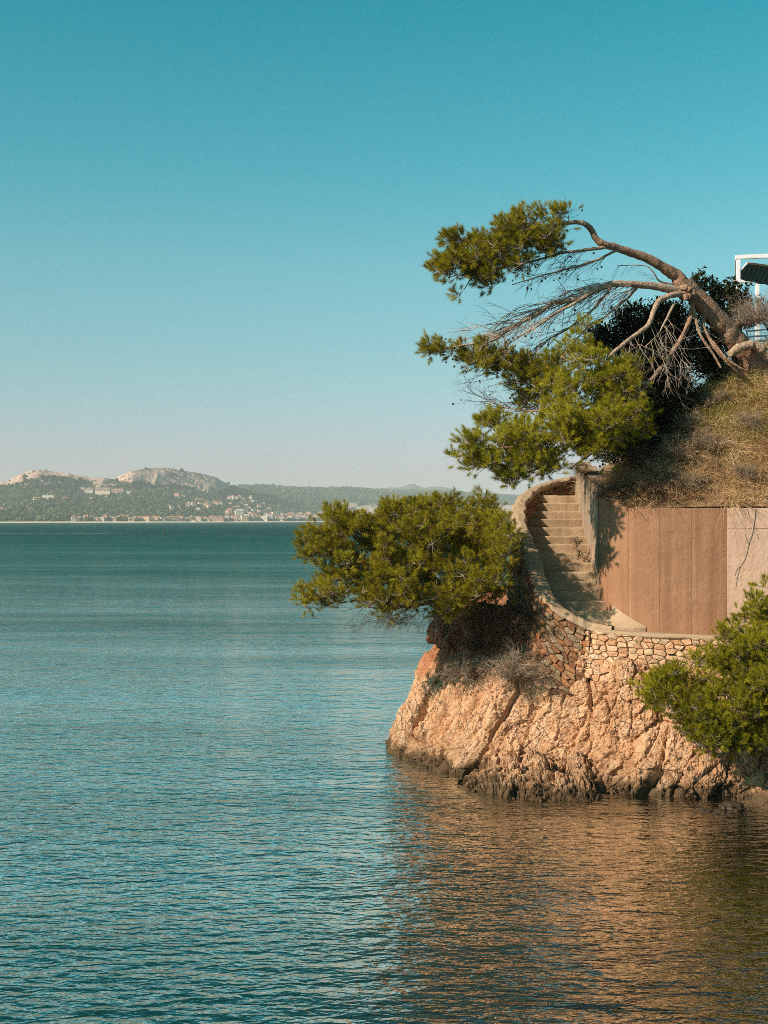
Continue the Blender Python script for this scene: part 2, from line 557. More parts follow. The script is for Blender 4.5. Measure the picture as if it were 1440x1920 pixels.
# ------------------------------------------------------------------ water
def water_material():
    t = NT('sea_water')
    y = t.n('SeparateXYZ', i_0=t.pos).outputs[1]
    # wind ripples: crests lie roughly across the view, slightly turned
    def layer(scale, sx, sy, rz, detail, rough, dist=0.0):
        return t.noise(scale, detail, rough, vec=t.mapped((sx, sy, 1), (0, 0, rz)), dist=dist)
    l1 = layer(1.3, 0.8, 1.9, 0.16, 2, 0.5, 0.3)
    l2 = layer(4.2, 0.8, 1.6, -0.2, 2, 0.5, 0.5)
    l3 = layer(11.0, 0.85, 1.5, 0.25, 2, 0.5, 0.4)
    l4 = layer(0.16, 0.7, 1.8, 0.05, 2, 0.5)            # long patches
    gust = t.ramp(layer(0.05, 0.35, 1.5, 0.1, 3, 0.6), [(0.35, 0.75), (0.65, 1.25)])
    far = t.n('MapRange', i_0=y, i_1=25.0, i_2=150.0, i_3=1.0, i_4=1.6).outputs[0]
    near = t.n('MapRange', i_0=y, i_1=8.0, i_2=24.0, i_3=0.95, i_4=0.62).outputs[0]
    h = t.math('MULTIPLY', l1, 0.11)
    h = t.math('MULTIPLY_ADD', l2, 0.075, h)
    h = t.math('MULTIPLY_ADD', l3, 0.020, h)
    h = t.math('MULTIPLY_ADD', l4, 0.16, h)
    l5 = layer(0.36, 0.42, 1.9, 0.1, 3, 0.6)
    h = t.math('MULTIPLY_ADD', l5, t.n('MapRange', i_0=y, i_1=20.0, i_2=80.0, i_3=0.0, i_4=0.75).outputs[0], h)
    # dark reflection of headland and leaning pine, painted into the water's body colour
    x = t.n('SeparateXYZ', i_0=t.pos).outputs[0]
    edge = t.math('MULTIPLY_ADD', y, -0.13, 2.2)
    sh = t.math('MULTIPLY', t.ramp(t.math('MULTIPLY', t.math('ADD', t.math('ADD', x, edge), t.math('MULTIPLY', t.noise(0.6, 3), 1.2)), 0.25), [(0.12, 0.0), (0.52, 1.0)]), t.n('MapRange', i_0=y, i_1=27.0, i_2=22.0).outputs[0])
    # the lee of the headland is calmer
    h = t.math('MULTIPLY', h, t.math('MULTIPLY_ADD', sh, -0.42, 1.0))
    h = t.math('MULTIPLY', h, t.math('MULTIPLY', gust, t.math('MULTIPLY', far, near)))
    nb = t.bump(h, 1.0, 1.0)
    c = t.ramp(t.n('MapRange', i_0=y, i_1=10.0, i_2=400.0, i_3=0.0, i_4=1.0).outputs[0], [(0.0, (0.002, 0.034, 0.031)), (0.06, (0.003, 0.054, 0.050)), (0.2, (0.002, 0.075, 0.072)), (0.5, (0.001, 0.066, 0.066)), (1.0, (0.001, 0.055, 0.058))])
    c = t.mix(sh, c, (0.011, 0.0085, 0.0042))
    body = t.n('BsdfDiffuse', i_0=c)
    refl = t.n('BsdfGlossy', i_0=(0.97, 0.99, 0.92, 1), i_Roughness=t.n('MapRange', i_0=y, i_1=30.0, i_2=300.0, i_3=0.03, i_4=0.25).outputs[0])
    fr = t.n('Fresnel', i_0=1.42)
    for s in (refl, fr):
        t.t.links.new(nb, s.inputs['Normal'])
    # wind-ruffled water far out shows mostly the faces of its waves, so it mirrors less
    k = t.ramp(t.n('MapRange', i_0=y, i_1=0.0, i_2=500.0).outputs[0], [(0.0, 1.0), (0.07, 1.0), (0.12, 0.72), (0.24, 0.32), (0.5, 0.11), (1.0, 0.045)])
    k = t.math('MULTIPLY', k, t.ramp(t.noise(0.045, 4, 0.7, vec=t.mapped((0.22, 1.2, 1), (0, 0, 0.04))), [(0.36, 0.62), (0.64, 1.4)]))
    fac = t.math('MULTIPLY', t.math('MINIMUM', t.math('MULTIPLY_ADD', fr.outputs[0], 3.2, 0.10), 0.98), k)
    mx = t.n('MixShader', i_0=fac, i_1=body.outputs[0], i_2=refl.outputs[0])
    t.t.links.new(mx.outputs[0], t.out.inputs[0])
    return t.m


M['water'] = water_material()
ys_ = np.concatenate([[-150, -40, 0], np.geomspace(6, 9200, 60)])
xs_ = np.linspace(-1, 1, 41)
VV = np.array([[x * (60 + 0.72 * max(y, 0)), y, 0.0] for y in ys_ for x in xs_])
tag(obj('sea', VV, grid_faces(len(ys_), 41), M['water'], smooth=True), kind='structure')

# wake far out and a marker
V_ = []
for i in range(40):
    x = -155 + i * 1.65
    w = 2.2 * (0.4 + R.random())
    yc = 425 + 1.2 * math.sin(i * 0.7)
    V_ += [[x, yc - w, 0.05], [x, yc + w, 0.05]]
fm = simple('wake_foam', (0.55, 0.60, 0.60), 0.9, 0.1, 1)
tag(obj('wake_foam', V_, grid_faces(40, 2), fm), 'thin pale wake line on the far water below the beach', 'wake', kind='stuff')

b = at(309, 1003, 372)
t_ = thing('marker_buoy', (b[0], 372, 0), 'small dark marker buoy with a pole floating alone far out on the bay', 'buoy')
m_ = MB()
m_.tube([[b[0], 372, -0.3], [b[0], 372, 0.25], [b[0], 372, 0.5], [b[0], 372, 0.6]], [0.5, 0.62, 0.45, 0.1], 12)
m_.build('float', M['dark_metal'], t_)
m_ = MB()
m_.tube([[b[0], 372, 0.5], [b[0], 372, 1.5], [b[0], 372, 2.6]], 0.07, 6)
m_.box([b[0], 372, 2.6], (0.35, 0.35, 0.35))
m_.build('pole', M['dark_metal'], t_)

# ------------------------------------------------------------------ the far shore
def ip(tab, x):
    a = np.array(tab, float)
    return np.interp(x, a[:, 0], a[:, 1])


SHORE = [(-900, 1900), (0, 1900), (250, 2080), (500, 2480), (720, 3000), (960, 3300), (1600, 3600)]
SK1 = [(-900, 979), (-700, 960), (-520, 945), (-380, 938), (-200, 925), (0, 903), (15, 902), (25, 893), (45, 886), (75, 881), (95, 884), (130, 888), (150, 893), (180, 896), (205, 898), (212, 897), (225, 891), (255, 881), (285, 877), (310, 877), (345, 882), (380, 889), (405, 894), (420, 903), (432, 911), (445, 916), (470, 921), (520, 936), (580, 951), (640, 965), (700, 977), (760, 985), (1700, 990)]
SK2 = [(-600, 960), (380, 916), (430, 914), (500, 911.5), (520, 914), (560, 917), (600, 917), (650, 916), (700, 919), (730, 921), (860, 925), (960, 931), (1100, 936), (1300, 940), (1700, 950)]
ROCK = [(-900, 900), (-100, 900), (0, 912), (15, 908), (25, 912), (38, 914), (45, 905), (70, 897), (100, 896), (150, 900), (180, 901), (205, 899), (225, 903), (240, 906), (270, 906), (290, 909), (310, 912), (350, 912), (365, 919), (380, 922), (400, 924), (415, 921), (430, 914), (445, 900), (1700, 900)]


def hill_material(far=False):
    t = NT('far_hill' if not far else 'far_ridge')
    n = t.noise(0.035, 5, 0.7)
    green = t.ramp(n, [(0.3, (0.030, 0.042, 0.020)), (0.6, (0.065, 0.080, 0.040)), (0.72, (0.14, 0.13, 0.085))])
    r = t.noise(0.05, 5, 0.65, vec=t.mapped((1.2, 1.2, 0.45), (0, 0.3, 0)))
    rock = t.ramp(r, [(0.3, (0.28, 0.16, 0.125)), (0.5, (0.62, 0.41, 0.34)), (0.7, (0.78, 0.56, 0.47))])
    c = t.mix(t.tint(), green, rock)
    return t.surf(c, 1.0, t.bump(t.noise(0.12, 5, 0.7), 6.0), 0.05)


M['hill'] = hill_material()


def hill_sheet(name, x0, x1, nx, sky, y0off, depth, rows, rocky, seed):
    px = np.linspace(x0, x1, nx)
    sh = ip(SHORE, px) + y0off
    prof_t = np.concatenate([np.linspace(0, .92, int(rows * .62)), np.linspace(.92, 1, rows - int(rows * .62) + 1)[1:], 1 + np.array([0.04, 0.12, 0.3, 0.6])])
    V, T = [], []
    for t in prof_t:
        Y = sh + depth * (t - 0.0)
        zr = H + (HY - ip(sky, px)) / F * (sh + depth)
        if t <= 1:
            lo = 0.58 * min(t / .92, 1) ** 0.95
            hi = lo + 0.42 * np.clip((t - 0.92) / 0.08, 0, 1) ** 0.75
            z = np.where(rocky, hi, t ** 0.9) * (zr - 1.0) + 1.0
        else:
            z = zr * (1 - 0.75 * (t - 1) / 0.6) ** 1.0
        X = (px - CX) / F * Y
        V.append(np.stack([X, Y, z], 1))
    V = np.array(V)
    P = V.reshape(-1, 3).copy()
    pyv = HY - (P[:, 2] - H) / P[:, 1] * F
    pxv = P[:, 0] / P[:, 1] * F + CX
    mask = np.zeros(len(P))
    if rocky:
        lim = ip(ROCK, pxv) + 7 * fbm(P * [0.02, 0.02, 0.02], 4, seed)
        mask = np.clip((lim - pyv) / 2.0 + 0.5, 0, 1)
        blot = ridged(P * 0.018, 4, seed + 3)
        mask = np.maximum(mask, np.clip((blot - 0.62) * 8, 0, 1) * (pyv < 935) * (pxv < 470))
        rel = ridged(P * np.array([0.030, 0.012, 0.006]), 4, seed + 5) * 14 + fbm(P * 0.08, 3, seed + 6) * 4
        gul = ridged((P + np.stack([P[:, 2] * -0.5, 0 * P[:, 0], 0 * P[:, 0]], 1)) * np.array([0.013, 0.004, 0.003]), 2, seed + 8)
        damp = np.clip((1.0 - np.repeat(prof_t, nx)) * 9, 0.12, 1)
        P[:, 1] -= mask * (rel * 1.6 + gul * 34) * damp
        cleft = np.clip((-gul - 0.30) * 5, 0, 1) * np.clip((pxv - 120) / 60, 0, 1)
        mask = mask * (1 - 0.9 * cleft) * np.clip(1 - (ridged(P * 0.035, 3, seed + 12) - .78) * 9, 0, 1)
        P[:, 2] += mask * (fbm(P * 0.03, 3, seed + 7) * 3.0)
    tt = np.repeat(prof_t, nx)
    P[:, 2] += (1 - mask) * fbm(P * 0.012, 4, seed + 9) * 6 * np.clip(tt * 4, 0, 1) * np.clip((1.05 - tt) * 5, 0.15, 1)
    quarry = np.zeros(len(P))
    if not rocky:
        for (qx, qy, rx, ry) in ((560, 954, 24, 6), (640, 950, 30, 7), (700, 955, 35, 8), (760, 960, 40, 8), (930, 960, 60, 14), (470, 950, 12, 3)):
            q = ((pxv - qx) / rx) ** 2 + ((pyv - qy) / ry) ** 2 + 0.5 * fbm(P * 0.02, 3, 4)
            quarry = np.maximum(quarry, np.clip((1.1 - q) * 3, 0, 1))
        mask = quarry
    o = obj(name, P, grid_faces(len(prof_t), nx), M['hill'], smooth=False, tint=mask)
    tag(o, kind='structure')
    return P, mask, pxv


h1, m1, px1 = hill_sheet('rocky_hills', -850, 760, 860, SK1, 60, 800, 64, True, 11)
h2, m2, px2 = hill_sheet('wooded_ridge', 200, 1500, 260, SK2, 500, 1400, 30, False, 31)

# the last mountains
MT = [(600, 935), (690, 921), (730, 914.5), (745, 915), (758, 912), (768, 908.5), (775, 907), (785, 911), (797, 915), (812, 912), (822, 911.5), (838, 914), (860, 920), (900, 926), (1000, 936)]
px = np.linspace(600, 1000, 120)
V_ = []
for t in np.linspace(0, 1, 16):
    Y = 6100 + 450 * t
    z = (H + (HY - ip(MT, px)) / F * 6550) * t ** 0.8
    V_.append(np.stack([(px - CX) / F * 6550 * (Y / 6550), np.full_like(px, Y), z], 1))
V_ = np.array(V_).reshape(-1, 3)
V_[:, 2] += fbm(V_ * 0.008, 4, 3) * 6
tag(obj('distant_mountains', V_, grid_faces(16, 120), M['hill'], smooth=True, tint=np.zeros(len(V_)) + 0.1), kind='structure')

# beach
px = np.linspace(-900, 1500, 400)
sh = ip(SHORE, px)
V_ = []
for dy, z in ((-6, -0.6), (0, 0.35), (25, 1.2), (60, 2.2), (95, 2.4)):
    V_.append(np.stack([(px - CX) / F * (sh + dy), sh + dy, np.full_like(px, z) + 0.2 * fbm(np.stack([px * 0.1, px * 0, px * 0], 1), 2, 2)], 1))
tag(obj('beach', np.array(V_).reshape(-1, 3), grid_faces(5, 400), simple('pale_sand', (0.55, 0.45, 0.36), 1.0, 0.1, 0.02), smooth=True), kind='structure')

# woods on the hills: one mass of small uneven crowns
ico_v = np.array([(0, 0, 1)] + [(math.cos(a) * .894, math.sin(a) * .894, .447) for a in np.arange(5) * 2 * math.pi / 5] + [(math.cos(a + .628) * .894, math.sin(a + .628) * .894, -.447) for a in np.arange(5) * 2 * math.pi / 5])
ico_f = np.array([(0, 1 + i, 1 + (i + 1) % 5) for i in range(5)] + [(1 + i, 6 + i, 1 + (i + 1) % 5) for i in range(5)] + [(1 + (i + 1) % 5, 6 + i, 6 + (i + 1) % 5) for i in range(5)])


def crowns(name, P, mask, n, rmin, rmax, keep_rock, nx, label):
    P = P.reshape(-1, nx, 3)
    mk = mask.reshape(-1, nx)
    nr = P.shape[0] - 4
    i = rng.uniform(0.5, nr - 1.2, n)
    j = rng.uniform(0, nx - 1.01, n)
    ii, jj = i.astype(int), j.astype(int)
    fi, fj = (i - ii)[:, None], (j - jj)[:, None]
    q = (P[ii, jj] * (1 - fi) + P[ii + 1, jj] * fi) * (1 - fj) + (P[ii, jj + 1] * (1 - fi) + P[ii + 1, jj + 1] * fi) * fj
    m = mk[ii, jj]
    keep = (m < 0.3) | (rng.random(n) < keep_rock)
    clear = fbm(q * 0.012, 3, 44) > 0.42
    keep &= ~clear
    q = q[keep]
    k = len(q)
    r = rng.uniform(rmin, rmax, k) * rng.uniform(0.7, 1.2, k) * np.where(m[keep] > .3, .45, 1.0)
    V = ico_v[None] * r[:, None, None] * np.array([1, 1, 0.85]) * rng.uniform(0.75, 1.25, (k, 11, 1)) + (q + np.array([0, 0, 1]) * r[:, None] * 0.45)[:, None]
    f = (ico_f[None] + (np.arange(k) * 11)[:, None, None]).reshape(-1, 3)
    tn = np.repeat(rng.random(k), 11)
    tag(obj(name, V.reshape(-1, 3), f, M['far_leaf'], tint=tn), label, 'woods', kind='stuff')


t = NT('far_woods')
M['far_leaf'] = t.surf(t.ramp(t.tint(), [(0.0, (0.018, 0.030, 0.016)), (0.5, (0.040, 0.056, 0.026)), (0.85, (0.075, 0.088, 0.042)), (1.0, (0.13, 0.12, 0.08))]), 1.0, None, 0.02)
crowns('pine_woods', h1, m1, 24000, 3.0, 6.0, 0.02, 860, 'green pine woods covering the slopes of the rocky hills across the bay')
crowns('ridge_woods', h2, m2, 8000, 5.0, 8.5, 0.08, 260, 'even green woods covering the long flat ridge')


# far buildings
def wallmat(name, c):
    return simple(name, c, 0.9, 0.12, 0.2)


WALLS = [wallmat('white_house_wall', (0.58, 0.49, 0.43)), wallmat('rose_house_wall', (0.52, 0.31, 0.24)), wallmat('cream_house_wall', (0.62, 0.48, 0.38)), wallmat('ochre_house_wall', (0.52, 0.36, 0.25))]
ROOF = wallmat('clay_roof', (0.36, 0.16, 0.10))
ROOFP = wallmat('pale_flat_roof', (0.52, 0.45, 0.40))
GLASS = simple('far_window', (0.05, 0.05, 0.06), 0.3, 0.1, 1)


def house_mesh(w, d, h, wall, roof, flat):
    V = [[-w / 2, -d / 2, -2], [w / 2, -d / 2, -2], [w / 2, d / 2, -2], [-w / 2, d / 2, -2], [-w / 2, -d / 2, h], [w / 2, -d / 2, h], [w / 2, d / 2, h], [-w / 2, d / 2, h]]
    F_ = [[0, 1, 5, 4], [1, 2, 6, 5], [2, 3, 7, 6], [3, 0, 4, 7]]
    mi = [0] * 4
    e = 0.35
    n = len(V)
    if flat:
        V += [[-w / 2 - .1, -d / 2 - .1, h], [w / 2 + .1, -d / 2 - .1, h], [w / 2 + .1, d / 2 + .1, h], [-w / 2 - .1, d / 2 + .1, h], [-w / 2 - .1, -d / 2 - .1, h + .5], [w / 2 + .1, -d / 2 - .1, h + .5], [w / 2 + .1, d / 2 + .1, h + .5], [-w / 2 - .1, d / 2 + .1, h + .5]]
        F_ += [[n, n + 1, n + 5, n + 4], [n + 1, n + 2, n + 6, n + 5], [n + 2, n + 3, n + 7, n + 6], [n + 3, n, n + 4, n + 7], [n + 4, n + 5, n + 6, n + 7]]
        mi += [1] * 5
    else:
        rh = h + min(w, d) * 0.28
        V += [[-w / 2 - e, -d / 2 - e, h], [w / 2 + e, -d / 2 - e, h], [w / 2 + e, d / 2 + e, h], [-w / 2 - e, d / 2 + e, h], [-w / 4, 0, rh], [w / 4, 0, rh], [-w / 4 + .01, 0, rh], [w / 4 - .01, 0, rh]]
        F_ += [[n, n + 1, n + 5, n + 4], [n + 2, n + 3, n + 4, n + 5], [n + 1, n + 2, n + 5, n + 7], [n + 3, n, n + 4, n + 6]]
        mi += [1] * 4
    nw = max(2, int(w / 3.2))
    nf = max(1, int(h / 3))
    for a in range(nw):
        for c in range(nf):
            x = -w / 2 + w * (a + 0.5) / nw
            z = h * (c + 0.5) / nf
            n = len(V)
            V += [[x - .6, -d / 2 - .04, z - .7], [x + .6, -d / 2 - .04, z - .7], [x + .6, -d / 2 - .04, z + .7], [x - .6, -d / 2 - .04, z + .7]]
            F_.append([n, n + 1, n + 2, n + 3])
            mi.append(2)
    return mesh('house', V, np.array(F_), [wall, roof, GLASS], midx=mi)


HM = {}
for wi in range(4):
    for s, (w, d, h, fl) in enumerate([(9, 8, 4.5, False), (12, 9, 6.5, False), (15, 10, 9, True), (10, 9, 6, True), (18, 10, 13, True)]):
        HM[(wi, s)] = house_mesh(w, d, h, WALLS[wi], ROOFP if fl and wi != 1 else ROOF, fl)


def ground1(px_, py_, P=h1, nx=860, x0=-850, x1=760):
    """distance at which the hill stands behind a bearing"""
    j = int(np.clip((px_ - x0) / (x1 - x0) * (nx - 1), 0, nx - 1))
    c = P.reshape(-1, nx, 3)[:, j]
    pyc = HY - (c[:, 2] - H) / c[:, 1] * F
    for k in range(1, len(c)):
        if pyc[k] <= py_:
            return c[k]
    return c[-5]


def house(px_, py_, wi, s, label, group=None, P=h1, nx=860, x0=-850, x1=760, sx=1.0, out=4):
    out = out * 3
    g = ground1(px_, py_, P, nx, x0, x1)
    o = bpy.data.objects.new('house', HM[(wi, s)])
    col.objects.link(o)
    Y = g[1] - out
    o.location = [float((px_ - CX) / F * Y), float(Y), float(g[2])]
    o.rotation_euler = (0, 0, R.uniform(-0.35, 0.5))
    o.scale = (sx, 1, 1)
    tag(o, label, 'house', group)
    return o


single = [
    (27 + 42, 942, 0, 1, 'small white flat house alone low in the woods under the left rocky top', 1.1),
    (91, 937, 0, 2, 'long low pale building in the woods under the left rocky top', 1.5),
    (122, 938, 1, 0, 'small rose house right of the long low building in the woods', 1.3),
    (188, 933, 0, 3, 'pale cube house below the terraced hotel', 0.7),
    (171, 938, 0, 0, 'tiny white house left of the pale cube house below the hotel', 0.7),
    (332, 933, 1, 2, 'rose square villa beside a white house under the big rocky top', 0.75),
    (344, 934, 0, 0, 'white house right of the rose square villa under the big rocky top', 0.9),
    (3, 958, 0, 0, 'small pale house at the low left edge of the wooded hill', 0.9),
    (200, 936, 0, 0, 'tiny white house right of the pale cube house below the hotel', 0.6)]
for (x, y, wi, s, lab, sx) in single:
    house(x, y, wi, s, lab, sx=sx, out=7)
G_EST = 'villas stepping down the wooded slope under the big rocky top'
for (x, y, wi) in [(352, 951, 2), (358, 949, 0), (364, 950, 2), (372, 944, 2), (378, 943, 3), (384, 943, 2), (390, 946, 2), (397, 950, 0), (404, 949, 3), (376, 948, 2), (385, 950, 3), (392, 952, 2), (412, 948, 0), (418, 950, 2), (352, 951.5, 0)]:
    house(x + R.uniform(-1, 1), y + R.uniform(-.6, .6), wi, R.choice([0, 1, 3, 1]), 'small pale villa in the cluster on the wooded slope under the big rocky top', G_EST, sx=R.uniform(.7, 1.1), out=7)
G_UP = 'white houses dotted among trees at the right foot of the rocky hill'
for (x, y) in [(430, 938), (436, 937), (444, 936), (449, 935), (455, 940), (470, 936), (474, 944), (480, 945), (437, 955), (442, 956), (447, 953), (453, 948), (494, 948), (462, 951), (523, 952), (432, 948), (486, 953), (467, 957), (475, 960), (459, 960), (322, 955), (336, 955), (372, 958), (505, 957)]:
    house(x, y, R.choice([0, 0, 2]), R.choice([0, 1, 3]), 'small white house among trees at the right foot of the rocky hill', G_UP, sx=R.uniform(.6, 1.0), out=7)
G_SEA = 'low houses in a row along the far beach'
x = 138
while x < 400:
    house(x, 976.5 + R.uniform(-.8, .5), R.choice([0, 1, 2, 2, 3]), R.choice([0, 1, 1, 3]), 'low pale house in the long row behind the far beach', G_SEA, sx=R.uniform(.6, 1.2), out=2)
    x += R.uniform(4.5, 9)
G_TOWN = 'close set buildings of the seaside town'
for k in range(100):
    x = R.uniform(420, 610)
    y = R.uniform(961 if x < 500 else 966, 976.5)
    house(x, y, R.choice([0, 0, 1, 2, 2]), R.choice([0, 1, 2, 3, 4]) if y > 967 else R.choice([0, 1, 3]), 'small pale building in the crowded seaside town across the bay', G_TOWN, sx=R.uniform(.6, 1.0), out=4)
G_TOWN2 = 'houses of the town part seen over the leaning bush'
for k in range(46):
    x = R.uniform(615, 712)
    y = R.uniform(958, 974)
    g = ground1(x, y, h2, 260, 200, 1500)
    house(x, y, R.choice([0, 0, 2]), R.choice([0, 1, 2, 3]), 'small white house on the ridge foot seen just over the leaning bush', G_TOWN2, h2, 260, 200, 1500, 1.2, 20)


# terraced hotel and a few larger blocks, each with walls, roofs and window bands
def block(px0, px1, pyb, pyt, wall, label, cat, name, tiers=1, depth=14, rot=0.0):
    g = ground1((px0 + px1) / 2, pyb)
    Y = g[1] - 32
    x0, x1 = (px0 - CX) / F * Y, (px1 - CX) / F * Y
    zb = H + (HY - pyb) / F * Y
    zt = H + (HY - pyt) / F * Y
    th = thing(name, ((x0 + x1) / 2, Y, zb), label, cat)
    hh = (zt - zb) / tiers
    for k in range(tiers):
        xa, xb = x0 + k * 1.5, x1 - k * 1.0
        yk = Y + k * 3.0
        z0 = zb + k * hh
        m = MB()
        m.box([(xa + xb) / 2, yk + depth / 2, z0 + hh / 2 - (3 if k == 0 else 0)], (xb - xa, depth, hh + (6 if k == 0 else 0) - 0.01))
        m.build('wall', wall, th)
        m = MB()
        m.box([(xa + xb) / 2, yk + depth / 2 - 0.3, z0 + hh + 0.15], (xb - xa + 0.8, depth + 1.0, 0.35))
        m.build('roof', ROOF, th)
        nwin = max(2, int((xb - xa) / 3.4))
        for q in range(nwin):
            m = MB()
            m.box([xa + (xb - xa) * (q + .5) / nwin, yk - 0.03, z0 + hh * 0.5], ((xb - xa) / nwin * 0.5, 0.12, hh * 0.42))
            m.build('window', GLASS, th)


block(176, 206, 922, 913.5, WALLS[2], 'long cream terraced hotel with dark window bands high on the wooded slope', 'hotel', 'hotel', 2)
block(208, 231, 925, 915.5, WALLS[2], 'cream stepped hotel wing just right of the long terraced hotel', 'hotel', 'hotel', 3)
block(160, 174, 921.5, 916, WALLS[0], 'white flat-roofed block just left of the long terraced hotel', 'building', 'building')
block(237, 249, 924.5, 920.5, WALLS[0], 'low white building right of the stepped hotel wing', 'building', 'building')
block(395, 419, 977.5, 967.5, WALLS[1], 'rose seafront building with a taller pale block beside it by the beach', 'building', 'building', 2)
block(409, 419.5, 977.8, 966.8, WALLS[2], 'tall cream block attached right of the rose seafront building', 'building', 'building')
block(353, 368, 978.2, 974.2, WALLS[0], 'long low white building standing alone at the far beach', 'building', 'building')
block(505, 512, 976, 964, WALLS[0], 'narrow pale tower block at the left of the seaside town centre', 'building', 'building', 1)
block(523, 531, 976, 961, WALLS[2], 'tallest cream apartment tower in the seaside town', 'building', 'building', 3)
block(551, 559, 976, 965, WALLS[0], 'pale apartment block right of the tallest tower in the seaside town', 'building', 'building', 2)

# ------------------------------------------------------------------ haze: one closed box of thin air
hz = bpy.data.materials.new('thin_haze')
hz.use_nodes = True
for n in list(hz.node_tree.nodes):
    hz.node_tree.nodes.remove(n)
ho = hz.node_tree.nodes.new('ShaderNodeOutputMaterial')
hv = hz.node_tree.nodes.new('ShaderNodeVolumePrincipled')
hv.inputs['Color'].default_value = (0.86, 0.93, 0.95, 1)
hv.inputs['Density'].default_value = 0.00013
hv.inputs['Anisotropy'].default_value = 0.0
hz.node_tree.links.new(hv.outputs[0], ho.inputs['Volume'])
m_ = MB()
m_.box([0, 4300, 112], (14500, 10100, 230))
tag(m_.build('haze', hz), 'thin pale air over the bay', 'haze', kind='stuff')

# ------------------------------------------------------------------ the headland: rock face
def col9(pts):
    return [at(*p) for p in pts]


def back(x, y, zs, lean):
    return [np.array([x + lean * max(z, 0), y, z]) for z in zs]


ZS = [0.0, 0.45, 0.95, 1.45, 1.85, 2.1, 2.3, 2.45, 2.6]
columns = [
    (back(6.0, 44, ZS, 0.3), (9.0, 43, 2.6)),
    (back(2.6, 36, ZS, 0.3), (6.0, 36, 2.6)),
    (back(1.2, 30, ZS, 0.32), (4.2, 30, 2.7)),
    (back(0.5, 26.6, ZS, 0.36), (4.0, 27.5, 2.7)),
    (col9([(727, 1417, 24.0), (739, 1380, 24.0), (766, 1330, 24.05), (792, 1285, 24.1), (822, 1243, 24.2), (828, 1216, 24.3), (810, 1195, 24.2), (816, 1165, 24.3), (845, 1140, 24.4)]), (3.7, 25.8, 2.6)),
    (col9([(760, 1432, 23.2), (772, 1400, 23.3), (795, 1345, 23.5), (815, 1295, 23.65), (836, 1250, 23.8), (842, 1220, 23.9), (830, 1195, 23.8), (840, 1165, 24.0), (868, 1135, 24.2)]), (3.7, 25.4, 2.6)),
    (col9([(810, 1443, 22.65), (824, 1390, 22.85), (840, 1335, 23.1), (852, 1290, 23.3), (866, 1250, 23.5), (870, 1222, 23.8), (872, 1195, 23.9), (878, 1160, 24.0), (895, 1125, 24.2)]), (3.7, 25.0, 2.6)),
    (col9([(868, 1455, 22.1), (882, 1400, 22.25), (898, 1340, 22.45), (908, 1290, 22.6), (918, 1250, 22.75), (922, 1232, 23.0), (922, 1210, 23.5), (925, 1175, 23.8), (935, 1130, 24.0)]), (3.6, 24.6, 2.5)),
    (col9([(955, 1470, 21.4), (960, 1420, 21.7), (965, 1360, 21.95), (970, 1300, 22.15), (978, 1250, 22.35), (982, 1225, 22.6), (985, 1205, 22.95), (985, 1180, 23.2), (985, 1150, 23.4)]), (3.5, 24.2, 2.4)),
    (col9([(1050, 1478, 21.1), (1052, 1430, 21.35), (1054, 1370, 21.6), (1056, 1310, 21.75), (1058, 1262, 21.8), (1060, 1228, 21.85), (1062, 1208, 21.95), (1060, 1198, 22.4), (1058, 1190, 22.8)]), (3.6, 23.5, 2.2)),
    (col9([(1110, 1482, 20.9), (1112, 1430, 21.1), (1114, 1370, 21.35), (1116, 1310, 21.4), (1118, 1268, 21.48), (1120, 1240, 21.52), (1120, 1226, 21.6), (1120, 1222, 21.9), (1120, 1220, 22.3)]), (3.9, 22.9, 2.0)),
    (col9([(1180, 1488, 20.65), (1182, 1430, 20.85), (1184, 1370, 21.05), (1186, 1316, 21.1), (1188, 1280, 21.16), (1190, 1256, 21.2), (1190, 1246, 21.27), (1190, 1243, 21.6), (1190, 1246, 22.0)]), (4.5, 22.5, 1.9)),
    (col9([(1260, 1494, 20.4), (1260, 1445, 20.6), (1260, 1385, 20.8), (1260, 1326, 20.9), (1262, 1286, 20.95), (1262, 1266, 20.98), (1262, 1258, 21.02), (1262, 1252, 21.3), (1262, 1250, 21.8)]), (5.3, 22.3, 1.9)),
    (col9([(1345, 1497, 20.25), (1345, 1455, 20.35), (1345, 1420, 20.6), (1345, 1360, 20.75), (1345, 1305, 20.85), (1345, 1272, 20.9), (1345, 1264, 20.97), (1345, 1258, 21.2), (1345, 1252, 21.6)]), (6.1, 22.2, 1.9)),
    (col9([(1450, 1500, 20.1), (1450, 1465, 20.2), (1450, 1440, 20.5), (1450, 1375, 20.65), (1450, 1315, 20.75), (1450, 1275, 20.8), (1450, 1266, 20.87), (1450, 1260, 21.1), (1450, 1254, 21.5)]), (7.0, 22.2, 1.9)),
    (col9([(1600, 1505, 19.9), (1600, 1470, 20.0), (1600, 1440, 20.3), (1600, 1375, 20.5), (1600, 1315, 20.6), (1600, 1275, 20.7), (1600, 1266, 20.8), (1600, 1260, 21.0), (1600, 1254, 21.4)]), (8.5, 22.2, 1.9)),
    (col9([(2100, 1510, 19.6), (2100, 1470, 19.8), (2100, 1440, 20.0), (2100, 1375, 20.2), (2100, 1315, 20.4), (2100, 1275, 20.5), (2100, 1266, 20.6), (2100, 1260, 20.8), (2100, 1254, 21.2)]), (13, 22.2, 1.9)),
]
CP = []
for pts, last in columns:
    p1, p2 = pts[0], pts[1]
    out = (p1 - p2)
    out[2] = 0
    base = p1 + out * 1.5 + np.array([0, 0, -p1[2] - 1.4])
    CP.append([base] + pts + [np.array(last, float)])
CP = np.array(CP)                              # (columns, 11, 3)
